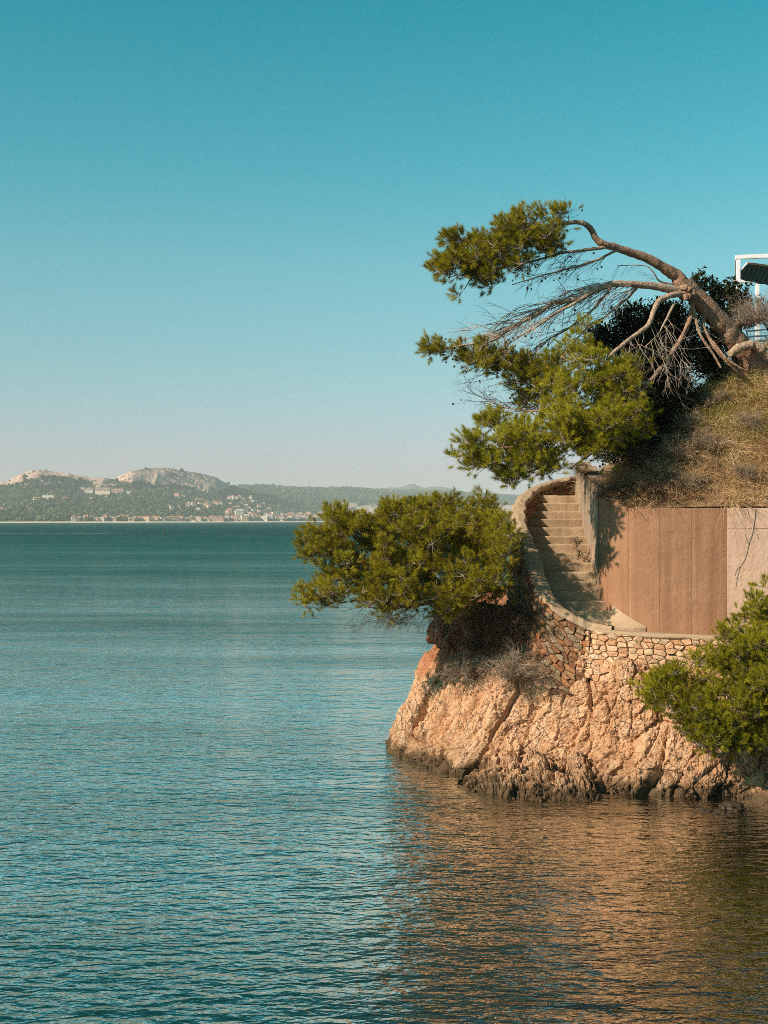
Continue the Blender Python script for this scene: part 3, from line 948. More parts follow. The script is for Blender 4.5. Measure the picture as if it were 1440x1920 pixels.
# even out the columns by length of waterline so that vertices are spread evenly
cx = CP[:, 3]
seg = np.linalg.norm(np.diff(cx, axis=0), axis=1)
fine = crom(CP, 1200)
L = np.concatenate([[0], np.cumsum(np.linalg.norm(np.diff(fine[:, 3], axis=0), axis=1))])
w_ = np.interp(L, [0, L[-1]], [0, 1])
den = np.ones(len(L))
vis = (fine[:, 3, 1] < 26) & (fine[:, 3, 0] < 7.2)
den[vis] = 5.0
cum = np.concatenate([[0], np.cumsum(den[1:] * np.diff(L))])
tgt = np.linspace(0, cum[-1], 760)
idx = np.interp(tgt, cum, np.arange(len(L)))
i0 = np.clip(np.floor(idx).astype(int), 0, len(L) - 2)
fr = (idx - i0)[:, None, None]
G0 = fine[i0] * (1 - fr) + fine[i0 + 1] * fr   # (760, 11, 3)
G0 = crom(np.swapaxes(G0, 0, 1), 330)          # (330, 760, 3)
# rows spread by height along the face
nr, nc = G0.shape[:2]


def grid_normals(G):
    du = np.gradient(G, axis=1)
    dv = np.gradient(G, axis=0)
    n = np.cross(du, dv)
    return n / (np.linalg.norm(n, axis=2, keepdims=True) + 1e-9)


for it in range(1):
    N = grid_normals(G0)
    P = G0.reshape(-1, 3)
    Nn = N.reshape(-1, 3)
    rowt = np.repeat(np.linspace(0, 1, nr), nc)
    soft = np.clip((0.985 - rowt) / 0.10, 0.12, 1)
    warp = P + 0.13 * np.stack([fbm(P * 0.8, 3, 71), fbm(P * 0.8, 3, 72), fbm(P * 0.8, 3, 73)], 1)
    lean = warp.copy()
    lean[:, 0] = warp[:, 0] - 0.22 * warp[:, 2]
    d = 0.17 * fbm(P * 0.9, 3, 1)
    d += 0.17 * facets(lean, 1.0, 20, (1.0, 1.0, 0.55))
    d += 0.085 * facets(lean + 3, 0.42, 30, (1.1, 1.1, 0.6))
    d += 0.042 * facets(warp + 9, 0.17, 40, (1.1, 1.1, 0.75))
    fis = ridged(lean * np.array([1.3, 1.3, 0.34]), 4, 50)
    d += 0.10 * (fis - 0.3)
    deep = np.clip(ridged(lean * np.array([0.62, 0.62, 0.20]) + 5, 2, 57) - 0.80, 0, 1) / 0.2
    d -= 0.24 * deep ** 1.5
    d += 0.02 * fbm(P * 14, 3, 60) + 0.018 * facets(P, 0.07, 66)
    face = np.clip(P[:, 2] / 0.35, 0, 1)
    # rounded knobs in the splash zone
    kn = facets(warp + 1.3, 0.36, 80)
    d += 0.10 * kn * np.clip(1 - P[:, 2] / 0.9, 0, 1)
    sgn = 1.0
    P2 = P + Nn * (d * soft * sgn)[:, None]
    G0 = P2.reshape(nr, nc, 3)
test = N[150, 400]
FLIP = test[1] > 0
if FLIP:                                       # relief must stand outwards
    P2 = P - Nn * (d * soft)[:, None]
    G0 = P2.reshape(nr, nc, 3)
gf = grid_faces(nr, nc)
if FLIP:
    gf = gf[:, ::-1]
tag(obj('rock_headland', G0.reshape(-1, 3), gf, M['rock'], smooth=False), kind='structure')

# low shelf of broken rock in front of the face
gx, gy = np.meshgrid(np.linspace(1.05, 3.95, 230), np.linspace(19.6, 22.0, 190))
P = np.stack([gx.ravel(), gy.ravel(), 0 * gx.ravel()], 1)
z = np.full(len(P), -0.9)
for (px_, py_, Y, rx, ry, h) in [(890, 1470, 21.3, .30, .35, .16), (925, 1465, 21.1, .38, .42, .28), (965, 1460, 20.95, .38, .45, .38), (1000, 1480, 20.55, .34, .42, .28), (1010, 1445, 21.15, .4, .4, .52), (1045, 1480, 20.5, .36, .42, .30), (1085, 1475, 20.5, .32, .40, .32), (1100, 1490, 20.45, .22, .3, .14), (1085, 1440, 21.2, .3, .35, .45), (950, 1440, 21.5, .4, .4, .45), (1025, 1490, 20.35, .5, .3, .14)]:
    c = at(px_, py_, Y)
    q = ((P[:, 0] - c[0]) / rx) ** 2 + ((P[:, 1] - c[1]) / ry) ** 2
    b_ = h * 1.25 * (1 - q * 0.85)
    z = np.maximum(z, np.maximum(b_, -0.9))
P[:, 2] = z
wp = P + 0.2 * np.stack([fbm(P * 1.5, 3, 91), fbm(P * 1.5, 3, 92), fbm(P * 1.5, 3, 93)], 1)
up = np.clip((z + 0.5) / 0.5, 0, 1)
rel = 0.13 * facets(wp, 0.34, 95) + 0.075 * facets(wp, 0.15, 97) + 0.03 * fbm(P * 12, 3, 99) + 0.018 * facets(P, 0.06, 101)
P[:, 2] += rel * up * 1.15
P[:, 1] -= 0.5 * rel * up
P[:, 0] -= 0.3 * rel * up
tag(obj('rock_shelf', P, grid_faces(190, 230), M['rock']), kind='structure')


def boulder(px_, py_, Y, r, label, mat_, seed, squash=(1, 1, .7), group=None):
    c = at(px_, py_, Y)
    import bmesh
    bm = bmesh.new()
    bmesh.ops.create_icosphere(bm, subdivisions=4, radius=1.0)
    V = np.array([v.co[:] for v in bm.verts])
    Fc = np.array([[v.index for v in f.verts] for f in bm.faces])
    bm.free()
    q = V * r + seed * 3.1
    V = V * (1 + 0.25 * fbm(q * 3 / 1, 3, seed) + 0.22 * facets(q, r * 0.7, seed))[:, None] * r * np.array(squash)
    o = obj('boulder', V + c, Fc, mat_, loc=c)
    return tag(o, label, 'rock', group)


M['wet_rock'] = simple('weedy_wet_rock', (0.045, 0.030, 0.018), 0.55, 0.5, 9, 0.05)
boulder(1322, 1521, 19.42, 0.10, 'smallest dark wet rock awash at the left end of the row of rocks', M['wet_rock'], 3, (1.3, 1, .5))
boulder(1372, 1515, 19.55, 0.17, 'weedy dark wet rock standing highest of those awash below the right pine', M['wet_rock'], 4, (1.25, 1, .75))
boulder(1348, 1520, 19.45, 0.09, 'flat dark wet rock just above the water between the two darker rocks', M['wet_rock'], 5, (1.5, 1, .35))
boulder(1410, 1508, 19.8, 0.13, 'low brown rock between the weedy dark rock and the shore', M['rock'], 6, (1.4, 1, .5))
boulder(1445, 1510, 19.75, 0.24, 'pale brown boulder at the waterline cut by the right edge', M['rock'], 7, (1.1, 1, .95))

# ------------------------------------------------------------------ walls, stairs, path
def resample(P, n):
    P = np.asarray(P, float)
    L = np.concatenate([[0], np.cumsum(np.linalg.norm(np.diff(P, axis=0), axis=1))])
    t = np.linspace(0, L[-1], n)
    return np.stack([np.interp(t, L, P[:, k]) for k in range(P.shape[1])], 1), L[-1]


def smoothline(P, n):
    return resample(crom(P, 200), n)


# parapet: inner top edge, from the path up the stairs and round behind
par_in, par_len = smoothline([at(1150, 1175, 21.8), at(1110, 1167, 22.0), at(1072, 1150, 22.1), at(1037, 1117, 22.3), at(1017, 1072, 22.75), at(1006, 1032, 23.25), at(987, 990, 24.0), at(982, 960, 24.7), at(989, 935, 25.4), at(1012, 915, 26.3), at(1045, 903, 27.0), at(1090, 893, 27.5), at(1140, 888, 27.7)], 90)
tan = np.gradient(par_in, axis=0)
tan[:, 2] = 0
tan /= np.linalg.norm(tan, axis=1)[:, None]
left = np.stack([-tan[:, 1], tan[:, 0], 0 * tan[:, 0]], 1)     # towards the sea
W_ = np.interp(np.arange(90), [0, 12, 30, 60, 89], [0.10, 0.18, 0.22, 0.22, 0.25])
par_out = par_in + left * W_[:, None]
par = thing('parapet_wall', par_in[30] - np.array([0, 0, .8]), 'curved stone parapet with a smooth sandy coping climbing along the sea side of the stairs', 'wall')
# body
V_, sec = [], 8
for i in range(90):
    a, b_ = par_in[i], par_out[i]
    zb = a[2] - 0.16 if i < 5 else (min(a[2] - 0.3, 1.5) if i < 62 else 2.3)
    zi = a[2] - 0.95
    V_ += [[a[0], a[1], zi] + 0 * a, [a[0], a[1], a[2] - .06], [b_[0], b_[1], b_[2] - .06], [b_[0] + left[i, 0] * .12, b_[1] + left[i, 1] * .12, zb]]
obj('core', V_, grid_faces(90, 4), M['dark_mortar'], par)
# coping: rounded render, a closed section
V_ = []
for i in range(90):
    a, b_, l_ = par_in[i], par_out[i], left[i]
    jit = 0.012 * math.sin(i * 1.3) + 0.015 * (R.random() - .5)
    prof = [(-.03, -.09), (-.035, -.02), (-.01, .012), (.10, .03), (W_[i] * .6, .028), (W_[i] - .01, .005), (W_[i] + .035, -.05), (W_[i] + .04, -.30 if i > 34 else -.12)]
    for (s, z) in prof:
        V_.append(a + l_ * (s + jit) + np.array([0, 0, z + .006 * math.sin(i * .9 + s * 9)]))
V_ = np.array(V_)
V_ = V_ + 0.034 * np.stack([fbm(V_ * 6, 4, 1), fbm(V_ * 6, 4, 2), .7 * fbm(V_ * 6, 4, 3)], 1)
fc = grid_faces(90, 8)
# close underneath
cl = np.array([[i * 8, (i + 1) * 8, (i + 1) * 8 + 7, i * 8 + 7] for i in range(89)])
obj('coping', V_, [fc, cl], M['coping'], par)


# masonry: interlocking irregular stones, each one an object
def clip_poly(poly, n, d):
    out = []
    for i in range(len(poly)):
        p, q = poly[i], poly[(i + 1) % len(poly)]
        dp, dq = p @ n - d, q @ n - d
        if dp <= 0:
            out.append(p)
        if (dp < 0) != (dq < 0):
            out.append(p + (q - p) * (dp / (dp - dq)))
    return out


def masonry(parent, U, Vh, cu, cv, fmap, mat_, depth=0.05, gap=0.006, keep=None, limit=300, seed=1, rough=0.35):
    r = random.Random(seed)
    seeds = []
    v, row = 0.0, 0
    while v < Vh + cv:
        u = -r.random() * cu
        while u < U + cu:
            seeds.append(np.array([u + r.uniform(-rough, rough) * cu, v + r.uniform(-rough, rough) * cv]))
            u += cu * r.uniform(0.65, 1.5)
        v += cv * r.uniform(0.85, 1.15)
        row += 1
    S = np.array(seeds)
    Sn = S / np.array([cu, cv])
    made = 0
    for i, s in enumerate(S):
        if not (0 <= s[0] <= U and 0 <= s[1] <= Vh):
            continue
        if keep and not keep(s[0], s[1]):
            continue
        if made >= limit:
            break
        dd = np.linalg.norm(Sn - Sn[i], axis=1)
        near = np.argsort(dd)[1:16]
        poly = [s + np.array(o) for o in ((-cu * 1.6, -cv * 1.6), (cu * 1.6, -cv * 1.6), (cu * 1.6, cv * 1.6), (-cu * 1.6, cv * 1.6))]
        for j in near:
            w = np.array([1 / cu ** 2, 1 / cv ** 2])
            nn = (S[j] - s) * w
            mid = (s + S[j]) / 2
            poly = clip_poly(poly, nn, mid @ nn)
            if len(poly) < 3:
                break
        if len(poly) < 3:
            continue
        poly = np.array(poly)
        poly = clip_poly([p for p in poly], np.array([0, -1.0]), -0.015)
        poly = clip_poly(poly, np.array([0, 1.0]), Vh)
        if len(poly) < 3:
            continue
        poly = np.array(poly)
        # merge tiny edges
        keepi = [k for k in range(len(poly)) if np.linalg.norm(poly[k] - poly[(k + 1) % len(poly)]) > 0.012]
        if len(keepi) < 3:
            continue
        poly = poly[keepi]
        c = poly.mean(0)
        rad = np.linalg.norm(poly - c, axis=1).mean()
        k = len(poly)
        g = max(0.55, 1 - gap / rad)
        h = depth * r.uniform(0.5, 1.3)
        tu, tv = r.uniform(-.3, .3), r.uniform(-.3, .3)
        rings = []
        for sc, dp in ((g, -0.05), (g * r.uniform(.96, 1.0), h * .45), (g * .86, h * .95), (0.4, h * 1.05)):
            q = c + (poly - c) * sc
            dz = dp + ((q - c) @ np.array([tu, tv]) if dp > 0 else 0) + np.array([r.uniform(-.008, .008) for _ in range(k)])
            rings.append(np.array([fmap(q[a, 0], q[a, 1], dz[a]) for a in range(k)]))
        V = np.concatenate(rings)
        f4 = []
        for a in range(3):
            for e in range(k):
                f4.append([a * k + e, a * k + (e + 1) % k, (a + 1) * k + (e + 1) % k, (a + 1) * k + e])
        cc = fmap(c[0], c[1], 0)
        o = bpy.data.objects.new('stone', None)
        fs = [np.array(f4), np.array([[3 * k + e for e in range(k)]])]
        me = mesh('stone', V - cc, fs, mat_)
        o = bpy.data.objects.new('stone', me)
        col.objects.link(o)
        o.parent = parent
        o.location = [float(x) for x in (cc - ORG[parent.name])]
        made += 1
    return made


def line_map(L, base_dir_down, batter=0.12):
    """u along a polyline of (x, y, ztop), v downwards, d outwards"""
    P = np.asarray(L, float)
    cum = np.concatenate([[0], np.cumsum(np.linalg.norm(np.diff(P[:, :2], axis=0), axis=1))])

    def f(u, v, d):
        p = np.array([np.interp(u, cum, P[:, k]) for k in range(3)])
        e = 0.06
        q = np.array([np.interp(u + e, cum, P[:, k]) for k in range(2)]) - np.array([np.interp(u - e, cum, P[:, k]) for k in range(2)])
        q /= np.linalg.norm(q) + 1e-9
        n = np.array([q[1], -q[0], 0]) * base_dir_down
        return p + n * (d + batter * v) - np.array([0, 0, v])
    return f, cum[-1]


# outer face of the parapet (towards the sea), from the path end upwards
outer = (par_out + left * 0.02 - np.array([0, 0, .10]))[5:40][::-1]
fm_, Lo = line_map(outer, 1.0, 0.06)
# make sure that d points to the sea side
tst = fm_(Lo / 2, 0, 1.0) - fm_(Lo / 2, 0, 0.0)
if tst @ left[28] < 0:
    fm_, Lo = line_map(outer, -1.0, 0.06)
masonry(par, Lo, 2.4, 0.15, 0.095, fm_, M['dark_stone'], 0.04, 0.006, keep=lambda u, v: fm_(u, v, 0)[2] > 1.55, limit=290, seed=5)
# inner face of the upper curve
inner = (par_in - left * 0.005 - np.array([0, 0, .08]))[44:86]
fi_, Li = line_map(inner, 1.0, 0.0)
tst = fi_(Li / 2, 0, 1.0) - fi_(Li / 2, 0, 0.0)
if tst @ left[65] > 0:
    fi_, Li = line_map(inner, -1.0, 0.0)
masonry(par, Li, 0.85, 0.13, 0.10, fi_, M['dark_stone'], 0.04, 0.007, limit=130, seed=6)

# stone wall under the path
sw_top, _ = smoothline([at(1064, 1164, 22.2), at(1100, 1176, 21.92), at(1150, 1186, 21.6), at(1250, 1192, 21.3), at(1345, 1196, 21.12), at(1450, 1198, 21.05), at(1600, 1200, 20.95), at(1750, 1200, 20.9), at(2050, 1204, 20.7)], 60)
sw = thing('stone_wall', at(1200, 1250, 21.4), 'rubble wall of orange and cream stones carrying the path above the rock face', 'wall')
fw_, Lw = line_map(sw_top, 1.0, 0.10)
if (fw_(1, 0, 1) - fw_(1, 0, 0))[1] > 0:
    fw_, Lw = line_map(sw_top, -1.0, 0.10)


def sw_keep(u, v):
    return v < 0.86 and u < 4.1


n_st = masonry(sw, Lw, 0.98, 0.15, 0.092, fw_, M['stone'], 0.05, 0.005, keep=sw_keep, limit=300, seed=9)
V_ = []
for i in range(60):
    u = Lw * i / 59
    V_ += [fw_(u, -0.0, -0.35), fw_(u, 0.0, -0.004), fw_(u, 0.5, -0.004), fw_(u, 0.88, -0.004)]
obj('core', V_, grid_faces(60, 4), M['mortar'], sw)
# rendered edge of the path
V_ = []
for i in range(60):
    u = Lw * i / 59
    jt = 0.012 * math.sin(u * 5)
    for (d_, v_) in ((-.30, -.02), (-.2, -.035), (-.05, -.038), (.02, -.03 + jt), (.05, -.005 + jt), (.045, .04 + jt), (.0, .05)):
        V_.append(fw_(u, v_, d_))
V_ = np.array(V_)
V_ += 0.008 * np.stack([fbm(V_ * 6, 3, 1), fbm(V_ * 6, 3, 2), fbm(V_ * 6, 3, 3)], 1)
obj('coping', V_, grid_faces(60, 7), M['coping'], sw, smooth=True)

# retaining wall line: corner at the stairs, curving out to the right
wall_line, WL = smoothline([(4.0, 22.9, 0), (4.1, 22.5, 0), (4.33, 22.17, 0), (4.75, 21.95, 0), (5.4, 21.83, 0), (6.2, 21.75, 0), (7.2, 21.68, 0), (8.6, 21.6, 0), (11.0, 21.5, 0)], 160)


def ywall(x):
    return np.interp(x, wall_line[:, 0], wall_line[:, 1])


WTOP = 4.81
rw = thing('retaining_wall', (5.5, 21.9, 2.6), 'tall terracotta rendered retaining wall with vertical board seams between the stairs and the right pine', 'wall')
cumw = np.concatenate([[0], np.cumsum(np.linalg.norm(np.diff(wall_line[:, :2], axis=0), axis=1))])
pxs = wall_line[:, 0] / wall_line[:, 1] * F + CX


def u_at(px_):
    return float(np.interp(px_, pxs, cumw))


fr_, _L = line_map(wall_line, 1.0, 0.0)
if (fr_(2, 0, 1) - fr_(2, 0, 0))[1] > 0:
    fr_, _L = line_map(wall_line, -1.0, 0.0)


def wtop(u):
    x = fr_(u, 0, 0)[0]
    return WTOP + 0.42 * max(0, 1 - (x - 4.0) / 0.35)


def panel(u0, u1, za, zb, d0, mat_, name='panel', label=None):
    us = np.concatenate([[u0, u0 + .004], np.linspace(u0, u1, max(3, int((u1 - u0) / 0.06)))[1:-1], [u1 - .004, u1]])
    n = len(us)
    V = []
    for i, u in enumerate(us):
        top = wtop(u) if zb is None else zb
        e = 0.004 if i in (0, n - 1) else 0
        ring = [(za, -0.08), (za, d0 - e), (za + (top - za) * .33, d0 - e), (za + (top - za) * .66, d0 - e), (top - .006, d0 - e), (top, d0 - e - .006), (top, -0.08)]
        for (z, dd) in ring:
            p = fr_(u, 0, dd)
            V.append([p[0], p[1], z])
    V = np.array(V)
    V[:, 1] += 0.004 * fbm(V * 2.5, 3, 3)
    fs = [grid_faces(n, 7), np.array([[0, 1, 2, 3, 4, 5, 6]]), np.array([[(n - 1) * 7 + k for k in range(7)][::-1]])]
    o = obj(name, V, fs, mat_, rw)
    if label: o['label'] = label
    return o


V_ = []
for i in range(160):
    u = cumw[i]
    for (z, dd) in ((2.2, -0.012), (wtop(u) - .02, -0.012), (wtop(u) - .02, -0.26), (2.2, -0.26)):
        p = fr_(u, 0, dd)
        V_.append([p[0], p[1], z])
obj('core', V_, grid_faces(160, 4), M['terracotta'], rw)
edges = [1123.5, 1179, 1237, 1297, 1330, 1363]
G = 0.0006
for a, b_ in zip(edges[:-1], edges[1:]):
    panel(u_at(a) + G, u_at(b_) - G, 2.3, None, R.uniform(0, .002), M['terracotta'])
zs_ = 4.45
for a, b_ in zip([1363, 1401, 1446, 1500, 1560, 1640, 1740], [1401, 1446, 1500, 1560, 1640, 1740, 1850]):
    panel(u_at(a) + G, u_at(b_) - G, 2.3, zs_ - G, R.uniform(.002, .008), M['pale_plaster'], label='paler rose panel of the wall')
    panel(u_at(a) + G, u_at(b_) - G, zs_ + G, None, R.uniform(.006, .012), M['pale_plaster'], label='paler rose panel of the wall')
# small tie holes on the board seams
m_ = MB()
for px_ in (1297, 1362, 1400):
    for z in (4.2, 3.98, 3.72, 3.3, 2.95):
        u = u_at(px_) - .03
        for s in (0, 1):
            p = fr_(u + s * .07 * (px_ == 1400), 0, .012)
            m_.tube([[p[0], p[1] + .01, z], [p[0], p[1] - .002, z]], 0.0045, 6)
h_ = m_.build('tie_holes', M['dark_metal'], rw)
h_['kind'] = 'stuff'

# flank of the stairwell: rough grey concrete, seen end on
fl = thing('flank_wall', (4.1, 24.5, 2.7), 'rough grey concrete wall end rising beside the upper stairs with leaf shadows on it', 'wall')
V_ = []
ny, nz = 70, 60
for i in range(ny):
    y = 22.9 + (26.4 - 22.9) * i / (ny - 1)
    x = 4.0 + 0.13 * (y - 22.9) / 3.5
    zt = 5.22 + 0.62 * (y - 22.9) / 3.5 + .03 * math.sin(y * 5)
    for j in range(nz):
        V_.append([x, y, 2.3 + (zt - 2.3) * j / (nz - 1)])
    V_.append([x + .3, y, zt + .01])
    V_.append([x + .32, y, 2.3])
V_ = np.array(V_)
V_[:, 0] -= 0.02 * fbm(V_ * np.array([1, 6, 1.0]), 4, 5) + 0.014 * ridged(V_ * np.array([1, 9, .8]), 3, 8)
fs = [grid_faces(ny, nz + 2), np.array([list(range(nz + 2))])]
obj('slab', V_, fs, M['grey_concrete'], fl)

# stairs
st = thing('staircase', (3.6, 22.4, 2.7), 'flight of worn sandy stone steps climbing between the curved parapet and the grey wall end', 'stairs')
NS = 13
for i in range(NS + 1):
    yl = 22.28 + 0.30 * i
    y1 = yl + (0.42 if i < NS else 2.2)
    z1 = 2.935 + 0.168 * i + R.uniform(-.008, .008)
    z0 = z1 - 0.168 - 0.10

    def xl(y):
        k = int(np.argmin(np.abs(par_in[:70, 1] - y)))
        return par_in[k, 0] - 0.10
    xr = np.interp(yl, [22.2, 22.5, 22.9, 26.4], [4.22, 4.16, 4.04, 4.16])
    xr2 = np.interp(y1, [22.2, 22.5, 22.9, 26.4], [4.24, 4.2, 4.06, 4.18])
    x0, x02 = xl(yl), xl(y1)
    if i == 0: x0 += .25
    n = 26
    V = []
    tilt = R.uniform(-.02, .02)
    for a in range(n):
        s = a / (n - 1)
        fx = x0 + (xr - x0) * s
        bx = x02 + (xr2 - x02) * s
        bow = -0.03 * math.sin(s * math.pi) + tilt * (s - .5) + 0.012 * fbm(np.array([[fx * 6, i * 3.3, 0]]), 3, 9)[0]
        wob = 0.006 * fbm(np.array([[fx * 5, i * 2.1, 5]]), 3, 9)[0]
        chip = 0.02 * max(0, fbm(np.array([[fx * 4, i * 7.7, 2]]), 2, 12)[0] - .25)
        yf = yl + bow
        V += [[fx, yf + .012, z0], [fx, yf + .006, (z0 + z1) / 2], [fx, yf - .004, z1 - .045], [fx, yf - .006 + chip, z1 - .018 - chip * .3], [fx, yf + .012 + chip, z1 + wob], [(fx + bx) / 2, (yf + y1) / 2, z1 + wob + .004], [bx, y1, z1 + wob]]
    obj('step', np.array(V), [grid_faces(n, 7), np.array([[0, 1, 2, 3, 4, 5, 6]]), np.array([[(n - 1) * 7 + k for k in range(7)][::-1]])], M['step'], st)
# side of the stairs under the parapet end and rubble against it
# path
V_ = []
pi = [fw_(Lw * i / 59, 0.012, -0.22) for i in range(60)]
for i in range(60):
    q = pi[i]
    xx = max(q[0] - (0.0), 3.3)
    yb = float(ywall(max(xx, 4.0))) + 0.1 if xx > 4.05 else 23.2
    for t in np.linspace(0, 1, 8):
        V_.append([q[0], q[1] * (1 - t) + max(yb, q[1] + .1) * t, q[2] * (1 - t) + (q[2] - .01) * t])
V_ = np.array(V_)
V_[:, 2] += 0.008 * fbm(V_ * 3, 3, 4)
tag(obj('path', V_, grid_faces(60, 8), M['coping'], smooth=True), kind='structure')
# sloping render wedge at the foot of the retaining wall
wd = MB()
n = 30
V_ = []
for i in range(n):
    s = i / (n - 1)
    u = u_at(1150) + (u_at(1212) - u_at(1150)) * s
    hgt = 0.36 * (1 - s) + 0.002
    outw = 0.24 * (1 - s) ** 0.8 + 0.02
    a = fr_(u, 0, 0.005)
    b_ = fr_(u, 0, outw)
    V_ += [[b_[0], b_[1], 2.55], [b_[0], b_[1], 2.67], [(a[0] * .6 + b_[0] * .4), (a[1] * .6 + b_[1] * .4), 2.67 + hgt * .42], [a[0], a[1], 2.68 + hgt], [a[0], a[1] + .01, 2.66]]
V_ = np.array(V_)
wdo = obj('render_wedge', V_, [grid_faces(n, 5), np.array([[0, 1, 2, 3, 4]])], M['coping'], smooth=False, loc=V_.mean(0))
tag(wdo, 'sloping sandy render wedge at the foot of the terracotta wall beside the lowest step', 'kerb')

# ------------------------------------------------------------------ hillside
def hill_z(x, y):
    s = np.maximum(y - ywall(np.clip(x, 4.0, 11)), 0)
    a = 4.78 + 1.0 * s
    b_ = 5.02 + 0.93 * (x - 4.1 - 0.5 * np.maximum(0, y - 26.3))
    c = 8.3 + 0 * x
    k = 0.35
    m = -k * np.log(np.exp(-a / k) + np.exp(-b_ / k) + np.exp(-c / k))
    m = np.maximum(m, -1.0)
    q = np.stack([x, y, 0 * x], 1)
    q[:, 2] = m
    return m + np.clip(s / 0.5, 0.1, 1) * (0.16 * fbm(q * 1.1, 4, 5) + 0.05 * fbm(q * 5, 3, 6))


gx = np.linspace(4.12, 24, 260)
gt = np.concatenate([np.linspace(0, 1, 150) ** 1.0 * 6, 6 + np.linspace(.3, 30, 40)])
X, T_ = np.meshgrid(gx, gt)
Y_ = ywall(np.clip(X, 4.0, 11)) + 0.06 + T_
P = np.stack([X.ravel(), Y_.ravel(), 0 * X.ravel()], 1)
P[:, 2] = hill_z(P[:, 0], P[:, 1])
tag(obj('hillside', P, grid_faces(len(gt), 260), M['earth'], smooth=True), kind='structure')


def hz_at(x, y):
    return float(hill_z(np.array([x]), np.array([y]))[0])


# ------------------------------------------------------------------ things on the terrace
aw = thing('awning', at(1385, 640, 30) * [1, 1, 0] + np.array([0, 0, 8.4]), 'white framed awning with a dark teal striped canvas at the top of the hillside', 'awning')
Ya = 30.0
pz = lambda px_, py_, Y=Ya: at(px_, py_, Y)


def bar(m, a, b_, w, d=None):
    a, b_ = np.asarray(a, float), np.asarray(b_, float)
    v = b_ - a
    Ln = np.linalg.norm(v)
    z = v / Ln
    x = np.cross([0, 1, 0], z)
    x = x / (np.linalg.norm(x) + 1e-9)
    y = np.cross(z, x)
    m.box((a + b_) / 2, (w, d or w, Ln), np.stack([x, y, z], 1))


for (x, Y) in ((1384, 30.0), (1600, 30.0), (1420, 33.0), (1600, 33.0)):
    m_ = MB()
    p = at(x, 487, Y)
    top = 4.6 + (975 - 487) / F * 30.0
    bar(m_, [p[0], Y, 8.1], [p[0], Y, top], .085)
    m_.build('post', M['white_metal'], aw)
zt = 4.6 + (975 - 487) / F * 30.0 + .06
xl_, xr_ = at(1379, 0, 30)[0], at(1605, 0, 30)[0]
for (a, b_) in (((xl_, 30, zt), (xr_, 30, zt + .12)), ((xl_ + .8, 33, zt), (xr_ + .8, 33, zt + .12)), ((xl_ + .05, 30.06, zt - .01), (xl_ + .9, 33, zt - .01)), ((xr_, 30.06, zt + .1), (xr_, 33, zt + .1))):
    m_ = MB()
    bar(m_, a, b_, .095, .09)
    m_.build('beam', M['white_metal'], aw)
m_ = MB()
bar(m_, at(1385, 511, 30), at(1401, 492, 30), .035)
m_.build('brace', M['white_metal'], aw)
# canvas
t = NT('teal_striped_canvas')
sx = t.n('SeparateXYZ', i_0=t.pos).outputs[0]
wv = t.math('FRACT', t.math('MULTIPLY', sx, 9.0))
cc = t.ramp(wv, [(0.0, (0.008, 0.045, 0.07)), (0.45, (0.010, 0.055, 0.085)), (0.5, (0.025, 0.11, 0.15)), (0.95, (0.025, 0.12, 0.16))])
M['canvas'] = t.surf(cc, 0.8, None, 0.2)
n, mrow = 40, 12
V_ = []
for i in range(n):
    s = i / (n - 1)
    for j in range(mrow):
        q = j / (mrow - 1)
        top = at(1403 + 190 * s, 494 + 12 * s * 2, 30.25)
        bot = at(1388 + 215 * s, 511 + 18 * s * 2.4, 30.25)
        p = top * (1 - q) + bot * q
        p[1] += .05 * math.sin(s * 60) * q + .7 * q
        V_.append(p)
cv = obj('canvas', V_, grid_faces(n, mrow), M['canvas'], aw, smooth=True)
sol = cv.modifiers.new('thick', 'SOLIDIFY')
sol.thickness = 0.01
m_ = MB()
bar(m_, at(1400, 493, 30.2), at(1600, 520, 30.2), .04)
m_.build('roller', M['coping'], aw)

# white tube railing with wire mesh
rl = thing('railing', at(1420, 645, 26.5), 'white tube railing with wire mesh on the terrace edge behind the pine trunk', 'railing')
for (a, b_) in (((1398, 621), (1470, 615)), ((1401, 632), (1470, 627)), ((1404, 641), (1470, 636)), ((1434, 628), (1440, 640)), ((1400, 621), (1404, 645)), ((1465, 614), (1468, 650))):
    m_ = MB()
    A_, B_ = at(*a, 26.5), at(*b_, 26.5)
    m_.tube([A_, (A_ + B_) / 2, B_], .018, 8)
    m_.build('rail', M['white_metal'], rl)
m_ = MB()
for k in range(26):
    x = 1402 + k * 2.6
    m_.tube([at(x, 621, 26.52), at(x, 631, 26.52), at(x + .5, 642, 26.52)], .003, 3, cap=False)
for k in range(8):
    y = 622 + k * 2.6
    m_.tube([at(1402, y, 26.52), at(1435, y - 1.5, 26.52), at(1468, y - 4, 26.52)], .003, 3, cap=False)
wm = m_.build('wire_mesh', M['wire'], rl)
wm['kind'] = 'stuff'

# little sign behind the trunk
sg = thing('notice_board', at(1368, 612, 27), 'small white and blue notice board on a post behind the leaning trunk', 'sign')
m_ = MB()
c = at(1368, 600, 27)
m_.box(c, (.12, .03, .13))
m_.build('board', M['white_metal'], sg)
m_ = MB()
m_.box(c + np.array([.0, -.02, -.01]), (.09, .012, .05))
m_.build('print', simple('blue_print', (0.02, 0.10, 0.30), .6, .1), sg)
m_ = MB()
m_.box(c + np.array([0, .03, -.5]), (.035, .035, 1.0))
m_.build('post', M['white_metal'], sg)

# ------------------------------------------------------------------ trees
def unit(v):
    return v / (np.linalg.norm(v, axis=-1, keepdims=True) + 1e-9)


def perp_frame(d):
    ref = np.where(np.abs(d[:, 2:3]) > 0.9, np.array([[1.0, 0, 0]]), np.array([[0, 0, 1.0]]))
    a = unit(np.cross(d, ref))
    return a, np.cross(d, a)


